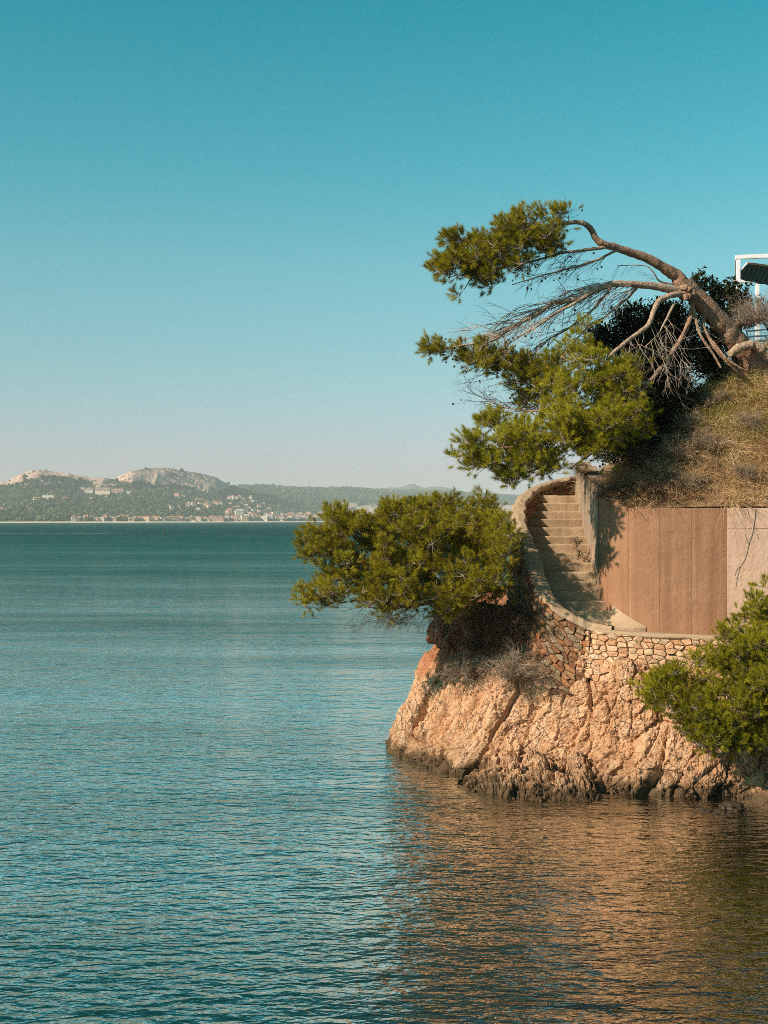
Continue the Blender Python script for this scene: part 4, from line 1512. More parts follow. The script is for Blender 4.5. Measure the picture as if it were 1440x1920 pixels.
def needles(base, axis, n_per, length, width, stem, tint, spread=(0.35, 1.25)):
    """tufts: n_per thin needles round every shoot"""
    k = len(base)
    A, B = perp_frame(axis)
    t = rng.random((k, n_per)) ** 0.7
    th = (spread[1] + (spread[0] - spread[1]) * t) * rng.uniform(0.8, 1.2, (k, n_per))
    ph = rng.uniform(0, 2 * np.pi, (k, n_per))
    rad = A[:, None] * np.cos(ph)[..., None] + B[:, None] * np.sin(ph)[..., None]
    d = axis[:, None] * np.cos(th)[..., None] + rad * np.sin(th)[..., None]
    b_ = base[:, None] + axis[:, None] * (t * stem)[..., None]
    Ln = length * rng.uniform(0.7, 1.15, (k, n_per))
    sd = unit(np.cross(d.reshape(-1, 3), rng.normal(size=(k * n_per, 3)))).reshape(k, n_per, 3) * width / 2
    tip = b_ + d * Ln[..., None]
    tip[..., 2] -= 0.0
    V = np.stack([b_ - sd, b_ + sd, tip], 2).reshape(-1, 3)
    f = np.arange(k * n_per * 3).reshape(-1, 3)
    tn = np.repeat(np.clip(tint[:, None] + rng.normal(0, .06, (k, n_per)), 0, 1).ravel(), 3)
    return V, f, tn


class Skel:
    def __init__(self):
        self.P = np.zeros((0, 3))
        self.tubes = []

    def limb(self, pts, radii, n=None, wob=0.0, main=True):
        P = crom(np.array(pts), n or len(pts) * 6)
        r = np.interp(np.linspace(0, 1, len(P)), np.linspace(0, 1, len(radii)), radii)
        if wob:
            P = P + wob * np.stack([fbm(P * 2.5, 3, 1), fbm(P * 2.5, 3, 2), fbm(P * 2.5, 3, 3)], 1)
        self.P = np.concatenate([self.P, P])
        self.tubes.append((P, r, main))
        return P

    def grow(self, targets, r0=0.012, r1=0.004, sag=0.12, step=0.10):
        """twigs from the nearest wood to every target"""
        order = np.argsort(np.min(np.linalg.norm(targets[:, None] - self.P[None, ::3], axis=2), axis=1))
        buf = np.zeros((len(self.P) + len(targets) * 14, 3))
        buf[:len(self.P)] = self.P
        n = len(self.P)
        for k in order:
            t = targets[k]
            d = np.linalg.norm(buf[:n] - t, axis=1)
            j = int(np.argmin(d))
            s = buf[j]
            m = int(np.clip(d[j] / step, 3, 12))
            w = np.linspace(0, 1, m)[:, None]
            c = (s + t) / 2 + np.array([R.uniform(-.2, .2), R.uniform(-.2, .2), R.uniform(-1, .25)]) * sag * d[j]
            P = (1 - w) ** 2 * s + 2 * w * (1 - w) * c + w ** 2 * t
            ra = min(r0, 0.4 * r0 + 0.012 * d[j] * 2)
            self.tubes.append((P, np.linspace(ra, r1, m), False))
            buf[n:n + m] = P
            n += m
        self.P = buf[:n].copy()


def build_tubes(name, tubes, mat_, parent, sides=4, rough=0.0, smooth=True):
    m = MB()
    for i, (P, r, main) in enumerate(tubes):
        m.tube(P, r, sides if not main else 14, cap=main, rough=rough if main else 0, k=i)
    return m.build(name, mat_, parent, smooth)


def sample_blobs(blobs, n, dens=None):
    """points inside ellipsoids given as survey bearings: px, py, Y, rx, ry (survey units), depth m"""
    vol = np.array([b[3] * b[4] * (b[5] if len(b) > 5 else b[3] / 100) for b in blobs]) ** 0.8
    pick = rng.choice(len(blobs), n, p=vol / vol.sum())
    out = []
    for i in pick:
        b = blobs[i]
        c = at(b[0], b[1], b[2])
        s = b[2] / F
        u = rng.normal(size=3)
        u /= np.linalg.norm(u)
        rr = rng.random() ** 0.42
        dz = b[5] if len(b) > 5 else b[3] / 100
        out.append(c + u * rr * np.array([b[3] * s, dz, b[4] * s]))
    return np.array(out)


def pine_crown(parent, sk, blobs, n_cl, per, cr, mat_, flow, nlen=0.092, n_per=66, width=0.0058, tmean=0.5, up=0.5):
    C = sample_blobs(blobs, n_cl)
    sk.grow(C, 0.014, 0.006, 0.25)
    k = n_cl * per
    dirs = unit(rng.normal(size=(n_cl, per, 3)) + np.array(flow) * 1.0 + np.array([0, 0, up]))
    pos = C[:, None] + dirs * (cr * rng.uniform(0.35, 1.1, (n_cl, per, 1))) * np.array([1.0, 1.0, 0.75])
    tw = []
    for i in range(n_cl):
        for j in range(per):
            a, b_ = C[i], pos[i, j]
            mid = (a + b_) / 2 + np.array([0, 0, -0.02])
            tw.append((np.array([a, mid, b_]), np.array([0.005, 0.004, 0.003]), False))
    axis = unit(dirs + np.array([0, 0, 0.35]) + rng.normal(0, .25, (n_cl, per, 3))).reshape(-1, 3)
    base = pos.reshape(-1, 3)
    tint = np.clip(np.repeat(rng.normal(tmean, 0.15, n_cl), per) + rng.normal(0, .14, k), 0, 0.92)
    dead = rng.random(k) < 0.025
    tint[dead] = 1.0
    V, f, tn = needles(base, axis, n_per, nlen, width, 0.10, tint)
    o = obj('foliage', V, f, mat_, parent, tint=tn)
    return tw, base


def hang_twigs(starts, dirs, lengths, droop, kids=3, r=0.006, depth=2, curl=0.3):
    out = []
    for s, d, Ln in zip(starts, dirs, lengths):
        n = 6
        P = [np.array(s, float)]
        v = np.array(d, float)
        for i in range(n):
            v = v + np.array([R.gauss(0, curl * .25), R.gauss(0, curl * .25), R.gauss(0, curl * .2) - droop])
            v /= np.linalg.norm(v)
            P.append(P[-1] + v * Ln / n)
        P = np.array(P)
        out.append((P, np.linspace(r, r * .4, n + 1), False))
        if depth > 0:
            for q in range(kids):
                i = R.randint(1, n - 1)
                dd = (P[i + 1] - P[i])
                dd = dd / np.linalg.norm(dd) + np.array([R.gauss(0, .5), R.gauss(0, .5), R.gauss(0, .4)])
                dd /= np.linalg.norm(dd)
                out += hang_twigs([P[i]], [dd], [Ln * R.uniform(.35, .7)], droop, max(1, kids - 1), r * .6, depth - 1, curl)
    return out


def cones(parent, pts, r=0.021):
    V = ico_v[None] * r * rng.uniform(.7, 1.15, (len(pts), 1, 1)) * np.array([1, 1, 1.35]) + np.asarray(pts)[:, None]
    f = (ico_f[None] + (np.arange(len(pts)) * 11)[:, None, None]).reshape(-1, 3)
    o = obj('cones', V.reshape(-1, 3), f, M['dark_twig'], parent, smooth=True)
    o['kind'] = 'stuff'


# --- the big leaning pine
zt_ = hz_at(7.4, 24.6)
big = thing('pine_tree', (7.45, 24.7, zt_ - .1), 'big wind-bent pine leaning left from the hillside top, with bare grey limbs and ragged crown', 'tree')
sk = Skel()
trunk = [(at(1450, 745, 24.9), .38), (at(1425, 705, 24.7), .31), (at(1398, 665, 24.45), .25), (at(1365, 625, 24.25), .215), (at(1333, 586, 24.05), .195), (at(1306, 556, 23.95), .18), (at(1280, 535, 23.85), .175), (at(1268, 517, 23.8), .125), (at(1240, 499, 23.65), .098), (at(1205, 481, 23.5), .083), (at(1165, 468, 23.35), .075), (at(1138, 460, 23.2), .068), (at(1120, 450, 23.15), .062), (at(1110, 432, 23.1), .056), (at(1098, 420, 23.0), .05), (at(1075, 416, 22.95), .04), (at(1045, 424, 22.8), .032), (at(1000, 445, 22.6), .026), (at(940, 468, 22.45), .02), (at(870, 490, 22.3), .014)]
tp = sk.limb([p for p, r in trunk], [r for p, r in trunk], 150, 0.03)
build_tubes('trunk', [(tp[:110], np.interp(np.linspace(0, 1, 150), np.linspace(0, 1, len(trunk)), [r for p, r in trunk])[:110], True)], M['bark'], big, rough=0.16)
sk.tubes = [(tp[106:], np.interp(np.linspace(0, 1, 150), np.linspace(0, 1, len(trunk)), [r for p, r in trunk])[106:], True)]
# knot where the limbs leave the trunk
m_ = MB()
kc = at(1283, 548, 23.72)
for q in range(9):
    a = q * .7
    p = kc + np.array([.10 * math.cos(a), -.03 * math.sin(a * 1.7), .10 * math.sin(a)])
    m_.tube([p, p + np.array([.04 * math.cos(a * 3), -.13, -.03]), p + np.array([.07 * math.cos(a * 3), -.16, -.08])], [.07, .06, .025], 9, rough=.3, k=q)
m_.build('knot', M['bark'], big, True)
limbs = []


def lim(pts, r0, r1, wob=0.03, n=None):
    sk.limb([at(*p) for p in pts], list(np.linspace(r0, r1, len(pts))), n or len(pts) * 7, wob)
    limbs.append(sk.tubes.pop())


lim([(1142, 462, 23.2), (1112, 466, 23.1), (1080, 470, 23.0), (1045, 476, 22.9), (1000, 490, 22.8), (950, 500, 22.7), (890, 512, 22.6)], .036, .012)
lim([(1165, 468, 23.3), (1130, 482, 23.2), (1090, 497, 23.0), (1050, 508, 22.9), (1010, 520, 22.8), (960, 535, 22.7)], .026, .008)
lim([(1262, 530, 23.7), (1236, 525, 23.6), (1225, 508, 23.5), (1205, 497, 23.45), (1160, 500, 23.4)], .02, .005, .05)
lim([(1285, 545, 23.75), (1255, 542, 23.6), (1225, 536, 23.5), (1190, 533, 23.4), (1150, 533, 23.3), (1118, 542, 23.2), (1080, 560, 23.1), (1040, 568, 23.0), (1000, 592, 22.9), (960, 615, 22.8), (925, 638, 22.7), (870, 648, 22.6), (810, 655, 22.5)], .085, .012)
lim([(1118, 542, 23.2), (1085, 565, 22.9), (1040, 590, 22.8), (990, 622, 22.7), (950, 645, 22.6)], .035, .012)
lim([(1150, 533, 23.3), (1130, 560, 23.4), (1100, 590, 23.5), (1060, 620, 23.4), (1020, 645, 23.3), (985, 680, 23.2)], .03, .01)
lim([(1200, 533, 23.4), (1175, 560, 23.6), (1140, 590, 23.7), (1100, 615, 23.6), (1070, 650, 23.5)], .028, .008)
lim([(1290, 550, 23.7), (1262, 553, 23.5), (1238, 563, 23.35), (1226, 585, 23.2), (1214, 610, 23.1), (1190, 630, 23.0), (1160, 652, 22.9), (1143, 668, 22.85), (1127, 694, 22.8)], .062, .028, .02)
lim([(1262, 570, 23.5), (1250, 600, 23.3), (1235, 625, 23.2), (1210, 650, 23.1)], .03, .01)
lim([(1300, 565, 23.9), (1290, 610, 23.9), (1262, 660, 23.6), (1215, 720, 23.1), (1160, 765, 22.7), (1100, 800, 22.4), (1030, 825, 21.9), (960, 838, 21.6), (890, 842, 21.4)], .055, .018)
lim([(1160, 765, 22.6), (1100, 770, 22.5), (1050, 765, 22.6), (1000, 770, 22.7), (950, 765, 22.7), (905, 745, 22.8)], .04, .006)
lim([(1215, 720, 22.9), (1150, 705, 22.7), (1090, 690, 22.5), (1050, 670, 22.4)], .05, .012)
lim([(1100, 800, 22.4), (1050, 850, 22.1), (1000, 880, 22.0), (960, 900, 21.9)], .03, .01)
lim([(1160, 765, 22.6), (1140, 810, 22.2), (1110, 850, 22.0), (1070, 880, 21.9)], .03, .01)
build_tubes('limb', limbs[3:4], M['bark_grey'], big, rough=.12)
build_tubes('limb', limbs[7:8], M['bark_grey'], big, rough=.12)
build_tubes('limb', limbs[0:1], M['bark_grey'], big, rough=.12)
build_tubes('limb', limbs[9:10], M['bark'], big, rough=.12)
for q in (1, 2, 4, 5, 6, 8, 10, 11, 12, 13):
    build_tubes('limb', limbs[q:q + 1], M['bark_grey'], big, rough=.08)
blobs_top = [(840, 500, 22.4, 36, 34, .45), (870, 465, 22.5, 42, 26, .5), (905, 480, 22.6, 50, 38, .6), (960, 440, 22.7, 48, 32, .6), (1010, 425, 22.8, 50, 30, .6), (1040, 405, 22.9, 34, 16, .4), (960, 490, 22.7, 55, 30, .6), (915, 522, 22.6, 45, 16, .45), (1035, 455, 22.8, 40, 18, .5), (880, 543, 22.5, 40, 8, .25), (1005, 542, 22.7, 26, 10, .3), (935, 412, 22.7, 14, 10, .2)]
blobs_mid = [(808, 655, 22.5, 34, 14, .3), (850, 655, 22.6, 46, 18, .4), (900, 668, 22.7, 48, 24, .5), (950, 680, 22.8, 48, 24, .5), (985, 705, 22.8, 42, 24, .5)]
blobs_low = [(1085, 665, 22.5, 46, 34, .6), (1070, 730, 22.5, 55, 42, .8), (1150, 735, 22.6, 55, 40, .8), (1120, 800, 22.2, 66, 46, .9), (1050, 800, 22.0, 55, 42, .8), (980, 822, 21.7, 48, 40, .7), (1012, 868, 21.7, 56, 32, .6), (960, 893, 21.5, 28, 20, .4), (880, 840, 21.4, 32, 24, .45), (905, 866, 21.4, 32, 18, .4), (1185, 695, 22.7, 34, 18, .4), (1120, 850, 22.1, 46, 26, .6), (930, 800, 22.4, 26, 18, .4), (878, 785, 22.4, 9, 8, .15), (1230, 660, 22.9, 14, 10, .25), (1020, 700, 23.0, 40, 36, .5), (1180, 790, 22.6, 40, 36, .7), (1100, 620, 22.9, 14, 10, .2), (1000, 750, 23.1, 40, 26, .4)]
tw = []
t1, b1 = pine_crown(big, sk, blobs_top, 150, 12, .19, M['needle'], (-1.0, -.1, .1), tmean=.42)
tw += t1
t1, b2 = pine_crown(big, sk, blobs_mid, 66, 11, .16, M['needle'], (-1.0, -.1, .1), tmean=.48)
tw += t1
t1, b3 = pine_crown(big, sk, blobs_low, 340, 12, .20, M['needle_fresh'], (-.6, -.3, .1), tmean=.50)
tw += t1
build_tubes('twigs', sk.tubes, M['bark_grey'], big, 5)['kind'] = 'stuff'
build_tubes('twigs', tw, M['twig'], big, 3)['kind'] = 'stuff'
# bare whips sweeping left and down from the grey limbs
dead = []


def along(L, n, a=0.15, b_=1.0):
    P = L[0]
    out = []
    for _ in range(n):
        out.append(P[int(R.uniform(a, b_) * (len(P) - 1))])
    return out


S_ = along(limbs[3], 64, .22, .8)
dead += hang_twigs(S_, [(-1 + R.gauss(0, .2), R.gauss(0, .4), R.uniform(-.5, .1)) for _ in S_], [R.uniform(.5, 1.25) for _ in S_], .07, 3, .009, 2, .25)
for L_, n in ((limbs[4], 12), (limbs[5], 14), (limbs[6], 12)):
    S_ = along(L_, n, .1, .95)
    dead += hang_twigs(S_, [(-1 + R.gauss(0, .3), R.gauss(0, .4), R.uniform(-.8, -.1)) for _ in S_], [R.uniform(.4, 1.0) for _ in S_], .06, 3, .007, 2, .3)
S_ = along(limbs[7], 13, .3, .95) + along(limbs[8], 9, .2, 1)
dead += hang_twigs(S_, [(R.gauss(.15, .4), R.gauss(-.2, .3), -1) for _ in S_], [R.uniform(.5, 1.3) for _ in S_], .03, 4, .0048, 2, .7)
S_ = along(limbs[0], 14, .1, .7) + along(limbs[1], 18, .1, .9)
darkw = hang_twigs(S_, [(-1 + R.gauss(0, .3), R.gauss(0, .4), R.uniform(-.9, 0)) for _ in S_], [R.uniform(.3, .8) for _ in S_], .05, 3, .006, 2, .3)
S_ = along(limbs[2], 8, .3, 1)
darkw += hang_twigs(S_, [(-1 + R.gauss(0, .5), R.gauss(0, .4), R.gauss(0, .5)) for _ in S_], [R.uniform(.15, .5) for _ in S_], .0, 2, .004, 1, .5)
S_ = along(limbs[10], 26, .3, 1)
darkw += hang_twigs(S_, [(-1 + R.gauss(0, .3), R.gauss(0, .4), R.uniform(-.3, .5)) for _ in S_], [R.uniform(.3, .8) for _ in S_], -.01, 3, .006, 2, .35)
S_ = [at(R.uniform(900, 1010), R.uniform(690, 760), 22.8) for _ in range(16)]
darkw += hang_twigs(S_, [(-1, R.gauss(0, .3), R.uniform(-.5, .3)) for _ in S_], [R.uniform(.2, .6) for _ in S_], .02, 3, .005, 2, .4)
S_ = [at(R.uniform(860, 960), R.uniform(615, 650), 22.6) for _ in range(9)]
darkw += hang_twigs(S_, [(-1, R.gauss(0, .3), R.uniform(-.2, .6)) for _ in S_], [R.uniform(.3, .55) for _ in S_], .0, 2, .004, 1, .3)
S_ = [at(1060 + R.uniform(-20, 20), R.uniform(400, 420), 22.9) for _ in range(8)]
darkw += hang_twigs(S_, [(R.gauss(.3, .6), R.gauss(0, .3), .7) for _ in S_], [R.uniform(.2, .5) for _ in S_], .05, 2, .004, 1, .5)
build_tubes('dead_twigs', dead, M['dead_twig'], big, 4)['kind'] = 'stuff'
build_tubes('bare_twigs', darkw, M['dark_twig'], big, 3)['kind'] = 'stuff'
cp = [t_[0][-1] for t_ in darkw if R.random() < .06] + [t_[0][-1] for t_ in dead if R.random() < .03]
cp += [at(R.uniform(800, 1000), R.uniform(630, 700), 22.6) for _ in range(22)]
cones(big, cp)
# roots and the sawn fallen limb at the foot
m_ = MB()
m_.tube(crom([at(1371, 662, 24.0), at(1388, 652, 24.0), at(1410, 647, 24.05), at(1430, 655, 24.1), at(1450, 675, 24.2), at(1470, 700, 24.4)], 40), [.075, .08, .085, .09, .09, .09, .1, .1] * 5, 12, rough=.12, k=3)
m_.build('sawn_limb', M['bark_grey'], big, True)
m_ = MB()
c = at(1370, 663, 23.99)
m_.tube([c + [-.012, -.01, .0], c + [-.02, -.015, -.006]], [.066, .06], 14)
m_.build('sawn_end', M['cut_wood'], big)
m_ = MB()
for (a, r0) in (([(1322, 590, 24.0), (1318, 612, 23.9), (1340, 650, 23.8), (1365, 680, 23.8), (1395, 705, 23.9)], .05), ([(1300, 575, 23.9), (1312, 625, 23.7), (1338, 665, 23.7), (1352, 690, 23.7)], .035), ([(1336, 640, 23.8), (1362, 672, 23.7), (1392, 692, 23.7), (1410, 700, 23.8)], .03)):
    m_.tube(crom([at(*p) for p in a], 30), np.linspace(r0, r0 * .6, 30), 8, rough=.1, k=5)
m_.build('root', M['bark'], big, True)

# --- the pine leaning out over the water
bush = thing('pine_tree', at(880, 1200, 23.9), 'low dense pine growing from the rock below the parapet and leaning out over the sea', 'tree')
sk = Skel()
tr = [(at(900, 1225, 24.0), .12), (at(880, 1190, 23.7), .11), (at(865, 1150, 23.4), .10), (at(850, 1120, 23.1), .085), (at(820, 1090, 22.9), .07), (at(760, 1070, 22.8), .05), (at(690, 1060, 22.7), .035), (at(620, 1040, 22.6), .02)]
P = sk.limb([p for p, r in tr], [r for p, r in tr], 60, .04)
lm = [sk.tubes.pop()]
for pts in ([(850, 1120, 23.1), (860, 1080, 23.0), (880, 1030, 23.0), (900, 980, 23.1)], [(820, 1090, 22.9), (790, 1040, 22.9), (770, 990, 23.0), (755, 960, 23.0)], [(865, 1150, 23.4), (910, 1110, 23.0), (945, 1080, 22.9)], [(760, 1070, 22.8), (700, 1100, 22.6), (640, 1110, 22.5), (580, 1125, 22.4)], [(690, 1060, 22.7), (640, 1010, 22.6), (600, 990, 22.6)], [(840, 1120, 23.0), (800, 1130, 22.5), (740, 1140, 22.3), (690, 1140, 22.2)]):
    sk.limb([at(*p) for p in pts], list(np.linspace(.05, .012, len(pts))), 24, .05)
    lm.append(sk.tubes.pop())
build_tubes('trunk', lm[:1], M['bark'], bush, rough=.12)
for L_ in lm[1:]:
    build_tubes('limb', [L_], M['bark_grey'], bush, rough=.1)
bl = [(640, 1005, 22.6, 60, 40, .7), (600, 1030, 22.5, 40, 30, .5), (572, 1022, 22.5, 22, 14, .25), (610, 1115, 22.4, 50, 26, .6), (565, 1128, 22.4, 22, 14, .3), (680, 1070, 22.5, 75, 50, .9), (630, 965, 22.6, 24, 14, .3), (770, 1015, 22.7, 80, 62, 1.1), (735, 965, 22.8, 28, 18, .4), (860, 1000, 22.8, 85, 62, 1.2), (925, 1010, 23.0, 42, 62, .9), (800, 1090, 22.3, 110, 46, 1.1), (900, 1085, 22.2, 68, 42, .8), (940, 1000, 21.7, 26, 50, .8), (735, 1128, 22.2, 60, 26, .6), (840, 1135, 22.2, 60, 24, .5), (925, 1120, 22.4, 45, 18, .4), (880, 940, 22.9, 22, 18, .3), (800, 950, 22.8, 60, 18, .5), (920, 945, 23.0, 28, 14, .3), (700, 1000, 22.7, 50, 40, .7)]
tw, b1 = pine_crown(bush, sk, bl, 520, 13, .19, M['needle'], (-.45, -.35, .15), tmean=.52, n_per=64)
build_tubes('twigs', sk.tubes, M['twig'], bush, 4)['kind'] = 'stuff'
build_tubes('twigs', tw, M['twig'], bush, 3)['kind'] = 'stuff'
S_ = [at(R.uniform(680, 860), R.uniform(1125, 1165), 22.6 + R.uniform(-.3, .5)) for _ in range(46)]
dw = hang_twigs(S_, [(-.8 + R.gauss(0, .3), R.gauss(0, .3), -.5 + R.gauss(0, .3)) for _ in S_], [R.uniform(.3, .7) for _ in S_], .03, 3, .005, 2, .35)
S_ = [P[R.randint(5, 40)] + np.array([R.uniform(-.4, .4), R.uniform(-.5, .2), R.uniform(-.2, .5)]) for _ in range(40)]
dw += hang_twigs(S_, [(-.3 + R.gauss(0, .5), -.5, R.gauss(0, .4)) for _ in S_], [R.uniform(.3, .7) for _ in S_], .0, 3, .005, 2, .35)
build_tubes('bare_twigs', dw, M['dead_twig'], bush, 3)['kind'] = 'stuff'

# --- the pine at the right edge
rp = thing('pine_tree', at(1500, 1440, 20.35), 'bright green bushy pine hanging over the rock face at the right edge above the water', 'tree')
sk = Skel()
P = sk.limb([at(1540, 1440, 20.5), at(1510, 1415, 20.2), at(1470, 1395, 20.0), at(1430, 1350, 19.9), at(1400, 1280, 19.9), at(1410, 1200, 20.0), at(1430, 1130, 20.1)], [.13, .12, .10, .08, .06, .04, .02], 60, .04)
lm = [sk.tubes.pop()]
for pts in ([(1470, 1395, 20.0), (1420, 1390, 19.8), (1370, 1370, 19.7), (1320, 1330, 19.8)], [(1430, 1350, 19.9), (1370, 1320, 19.8), (1310, 1300, 19.9), (1240, 1280, 20.0)], [(1400, 1280, 19.9), (1360, 1250, 20.0), (1300, 1250, 20.1)], [(1470, 1395, 20.0), (1500, 1300, 19.9), (1520, 1200, 20.0), (1530, 1120, 20.1)], [(1500, 1412, 20.2), (1450, 1408, 19.9), (1400, 1402, 19.8)]):
    sk.limb([at(*p) for p in pts], list(np.linspace(.05, .012, len(pts))), 24, .04)
    lm.append(sk.tubes.pop())
build_tubes('trunk', lm[:1], M['bark'], rp, rough=.12)
for L_ in lm[1:]:
    build_tubes('limb', [L_], M['bark_grey'], rp, rough=.1)
bl = [(1240, 1285, 20.0, 38, 38, .5), (1222, 1300, 20.0, 18, 24, .3), (1300, 1320, 19.8, 62, 52, .7), (1370, 1345, 19.6, 62, 56, .8), (1400, 1220, 19.9, 48, 60, .8), (1425, 1145, 20.0, 36, 34, .5), (1450, 1260, 19.7, 70, 100, .9), (1345, 1255, 20.0, 46, 34, .5), (1330, 1370, 19.7, 50, 30, .5), (1400, 1390, 19.7, 60, 26, .5), (1500, 1320, 19.7, 80, 90, .9), (1500, 1180, 19.9, 70, 80, .8), (1370, 1180, 20.1, 20, 18, .3), (1425, 1110, 20.1, 18, 14, .25), (1340, 1385, 19.7, 40, 18, .4), (1285, 1270, 20.0, 26, 14, .3), (1560, 1260, 19.8, 70, 130, .8), (1240, 1248, 20.1, 8, 8, .15), (1330, 1215, 20.1, 14, 10, .2)]
tw, b1 = pine_crown(rp, sk, bl, 600, 13, .17, M['needle_fresh'], (-.4, -.45, .15), nlen=.075, tmean=.40, n_per=64)
build_tubes('twigs', sk.tubes, M['twig'], rp, 4)['kind'] = 'stuff'
build_tubes('twigs', tw, M['twig'], rp, 3)['kind'] = 'stuff'
S_ = [at(R.uniform(1290, 1460), 1300 + R.uniform(60, 105), 19.9 + R.uniform(-.3, .3)) for _ in range(50)]
dw = hang_twigs(S_, [(-.6 + R.gauss(0, .5), R.gauss(0, .3), -.1 + R.gauss(0, .4)) for _ in S_], [R.uniform(.2, .55) for _ in S_], .02, 3, .005, 2, .35)
build_tubes('bare_twigs', dw, M['dead_twig'], rp, 3)['kind'] = 'stuff'


# --- broad-leaved shrubs
def leaves(pos, nrm, size, tint, mat_, parent, name='foliage', aspect=0.5):
    """four-cornered leaves, slightly folded"""
    k = len(pos)
    d = unit(nrm)
    A, B = perp_frame(d)
    s = size * rng.uniform(.6, 1.2, k)[:, None]
    base = pos
    tip = pos + d * s
    mid = pos + d * s * .5
    sd = A * s * aspect * .5
    dn = B * s * .08
    V = np.stack([base, mid + sd + dn, tip, mid - sd + dn], 1).reshape(-1, 3)
    f = np.arange(k * 4).reshape(-1, 4)
    return obj(name, V, f, mat_, parent, tint=np.repeat(tint, 4))


def shrub(name, base, blobs, n_cl, per, cr, leaf, mat_, label, cat, stems=6, rosette=False, twigm='dark_twig', group=None, aspect=.5):
    th = thing(name, base, label, cat, group)
    C = sample_blobs(blobs, n_cl)
    sk = Skel()
    b_ = np.array(base, float)
    sk.P = C[:1].copy()
    for q in range(stems):
        t_ = C[R.randrange(len(C))]
        mid = (b_ + t_) / 2 + np.array([R.uniform(-.15, .15), R.uniform(-.1, .1), .1])
        sk.limb([b_ + [R.uniform(-.15, .15), R.uniform(-.1, .1), -.15], mid, t_], [.03, .02, .008], 12, .03)
        sk.tubes[-1] = (*sk.tubes[-1][:2], False)
    sk.grow(C, .010, .004, .2)
    d = unit(rng.normal(size=(n_cl, per, 3)) + np.array([-.1, -.2, .5]))
    pos = C[:, None] + d * cr * rng.uniform(.2, 1.1, (n_cl, per, 1))
    if rosette:
        # tight whorls of leaves at the twig ends
        kk = 11
        ax = d.reshape(-1, 3)
        pp = pos.reshape(-1, 3)
        A, B = perp_frame(ax)
        ph = rng.uniform(0, 6.28, (len(pp), kk))
        dd = ax[:, None] * .55 + (A[:, None] * np.cos(ph)[..., None] + B[:, None] * np.sin(ph)[..., None]) * .8
        P_ = np.repeat(pp, kk, 0)
        leaves(P_, dd.reshape(-1, 3), leaf, np.clip(rng.normal(.5, .25, len(P_)), 0, 1), mat_, th, aspect=aspect)
    else:
        P_ = pos.reshape(-1, 3)
        leaves(P_, unit(d.reshape(-1, 3) + rng.normal(0, .7, (len(P_), 3))), leaf, np.clip(rng.normal(.45, .25, len(P_)), 0, 1), mat_, th, aspect=aspect)
    build_tubes('stems', sk.tubes, M[twigm], th, 4)['kind'] = 'stuff'
    return th


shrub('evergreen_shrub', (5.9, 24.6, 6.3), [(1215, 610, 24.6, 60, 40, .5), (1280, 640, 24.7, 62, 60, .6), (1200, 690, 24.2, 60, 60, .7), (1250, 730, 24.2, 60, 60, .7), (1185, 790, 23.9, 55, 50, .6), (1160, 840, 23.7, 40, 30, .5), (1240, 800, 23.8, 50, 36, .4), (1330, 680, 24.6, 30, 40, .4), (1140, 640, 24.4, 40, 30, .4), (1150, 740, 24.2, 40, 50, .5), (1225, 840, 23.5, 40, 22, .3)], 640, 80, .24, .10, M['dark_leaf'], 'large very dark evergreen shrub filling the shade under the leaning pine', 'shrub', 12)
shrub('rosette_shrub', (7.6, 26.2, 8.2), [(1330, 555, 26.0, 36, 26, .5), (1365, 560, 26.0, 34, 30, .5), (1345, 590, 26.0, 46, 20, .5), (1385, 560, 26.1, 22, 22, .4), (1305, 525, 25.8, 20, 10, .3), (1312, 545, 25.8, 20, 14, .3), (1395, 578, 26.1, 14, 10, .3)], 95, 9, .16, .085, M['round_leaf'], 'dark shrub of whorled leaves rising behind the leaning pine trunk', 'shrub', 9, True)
shrub('rosette_shrub', (8.15, 25.5, 8.1), [(1428, 575, 25.6, 14, 12, .25), (1445, 590, 25.6, 18, 14, .3), (1420, 590, 25.6, 14, 8, .2)], 16, 6, .12, .06, M['round_leaf'], 'sparse whorled-leaf shrub at the right edge beside the awning post', 'shrub', 5, True)
shrub('weed_plant', (4.0, 24.1, 3.55), [(1083, 1020, 24.0, 8, 12, .12), (1088, 1040, 23.9, 7, 12, .1), (1079, 1012, 24.1, 6, 6, .08)], 20, 9, .06, .05, M['round_leaf'], 'small green weed growing from the stair edge against the grey wall end', 'plant', 0)
shrub('weed_plant', (2.95, 24.6, 4.1), [(992, 1012, 24.3, 6, 6, .08)], 7, 8, .05, .04, M['round_leaf'], 'tiny weed on the shaded left end of an upper stair', 'plant', 0)


# --- dry brush: bunches of thin stalks
def stalks(name, base, dirs, length, width, tint, mat_, parent=None, seg=3, droop=.35, loc=None):
    k = len(base)
    d = unit(dirs)
    Ln = length * rng.uniform(.5, 1.25, k)[:, None]
    sd = unit(np.cross(d, rng.normal(size=(k, 3)))) * width / 2
    side = unit(np.cross(d, rng.normal(size=(k, 3)))) * rng.uniform(0, .35, k)[:, None]
    rows = []
    for s in range(seg + 1):
        t_ = s / seg
        c = base + d * Ln * t_ + side * Ln * t_ ** 2 + np.array([0, 0, -1.0]) * droop * Ln * t_ ** 2
        w = sd * (1 - t_ * .75)
        rows += [c - w, c + w]
    V = np.stack(rows, 1).reshape(-1, 3)
    o = np.arange(k)[:, None] * (2 * seg + 2)
    f = np.concatenate([o + np.array([[2 * s, 2 * s + 1, 2 * s + 3, 2 * s + 2]]) for s in range(seg)])
    return obj(name, V, f, mat_, parent, tint=np.repeat(tint, 2 * seg + 2), loc=loc)


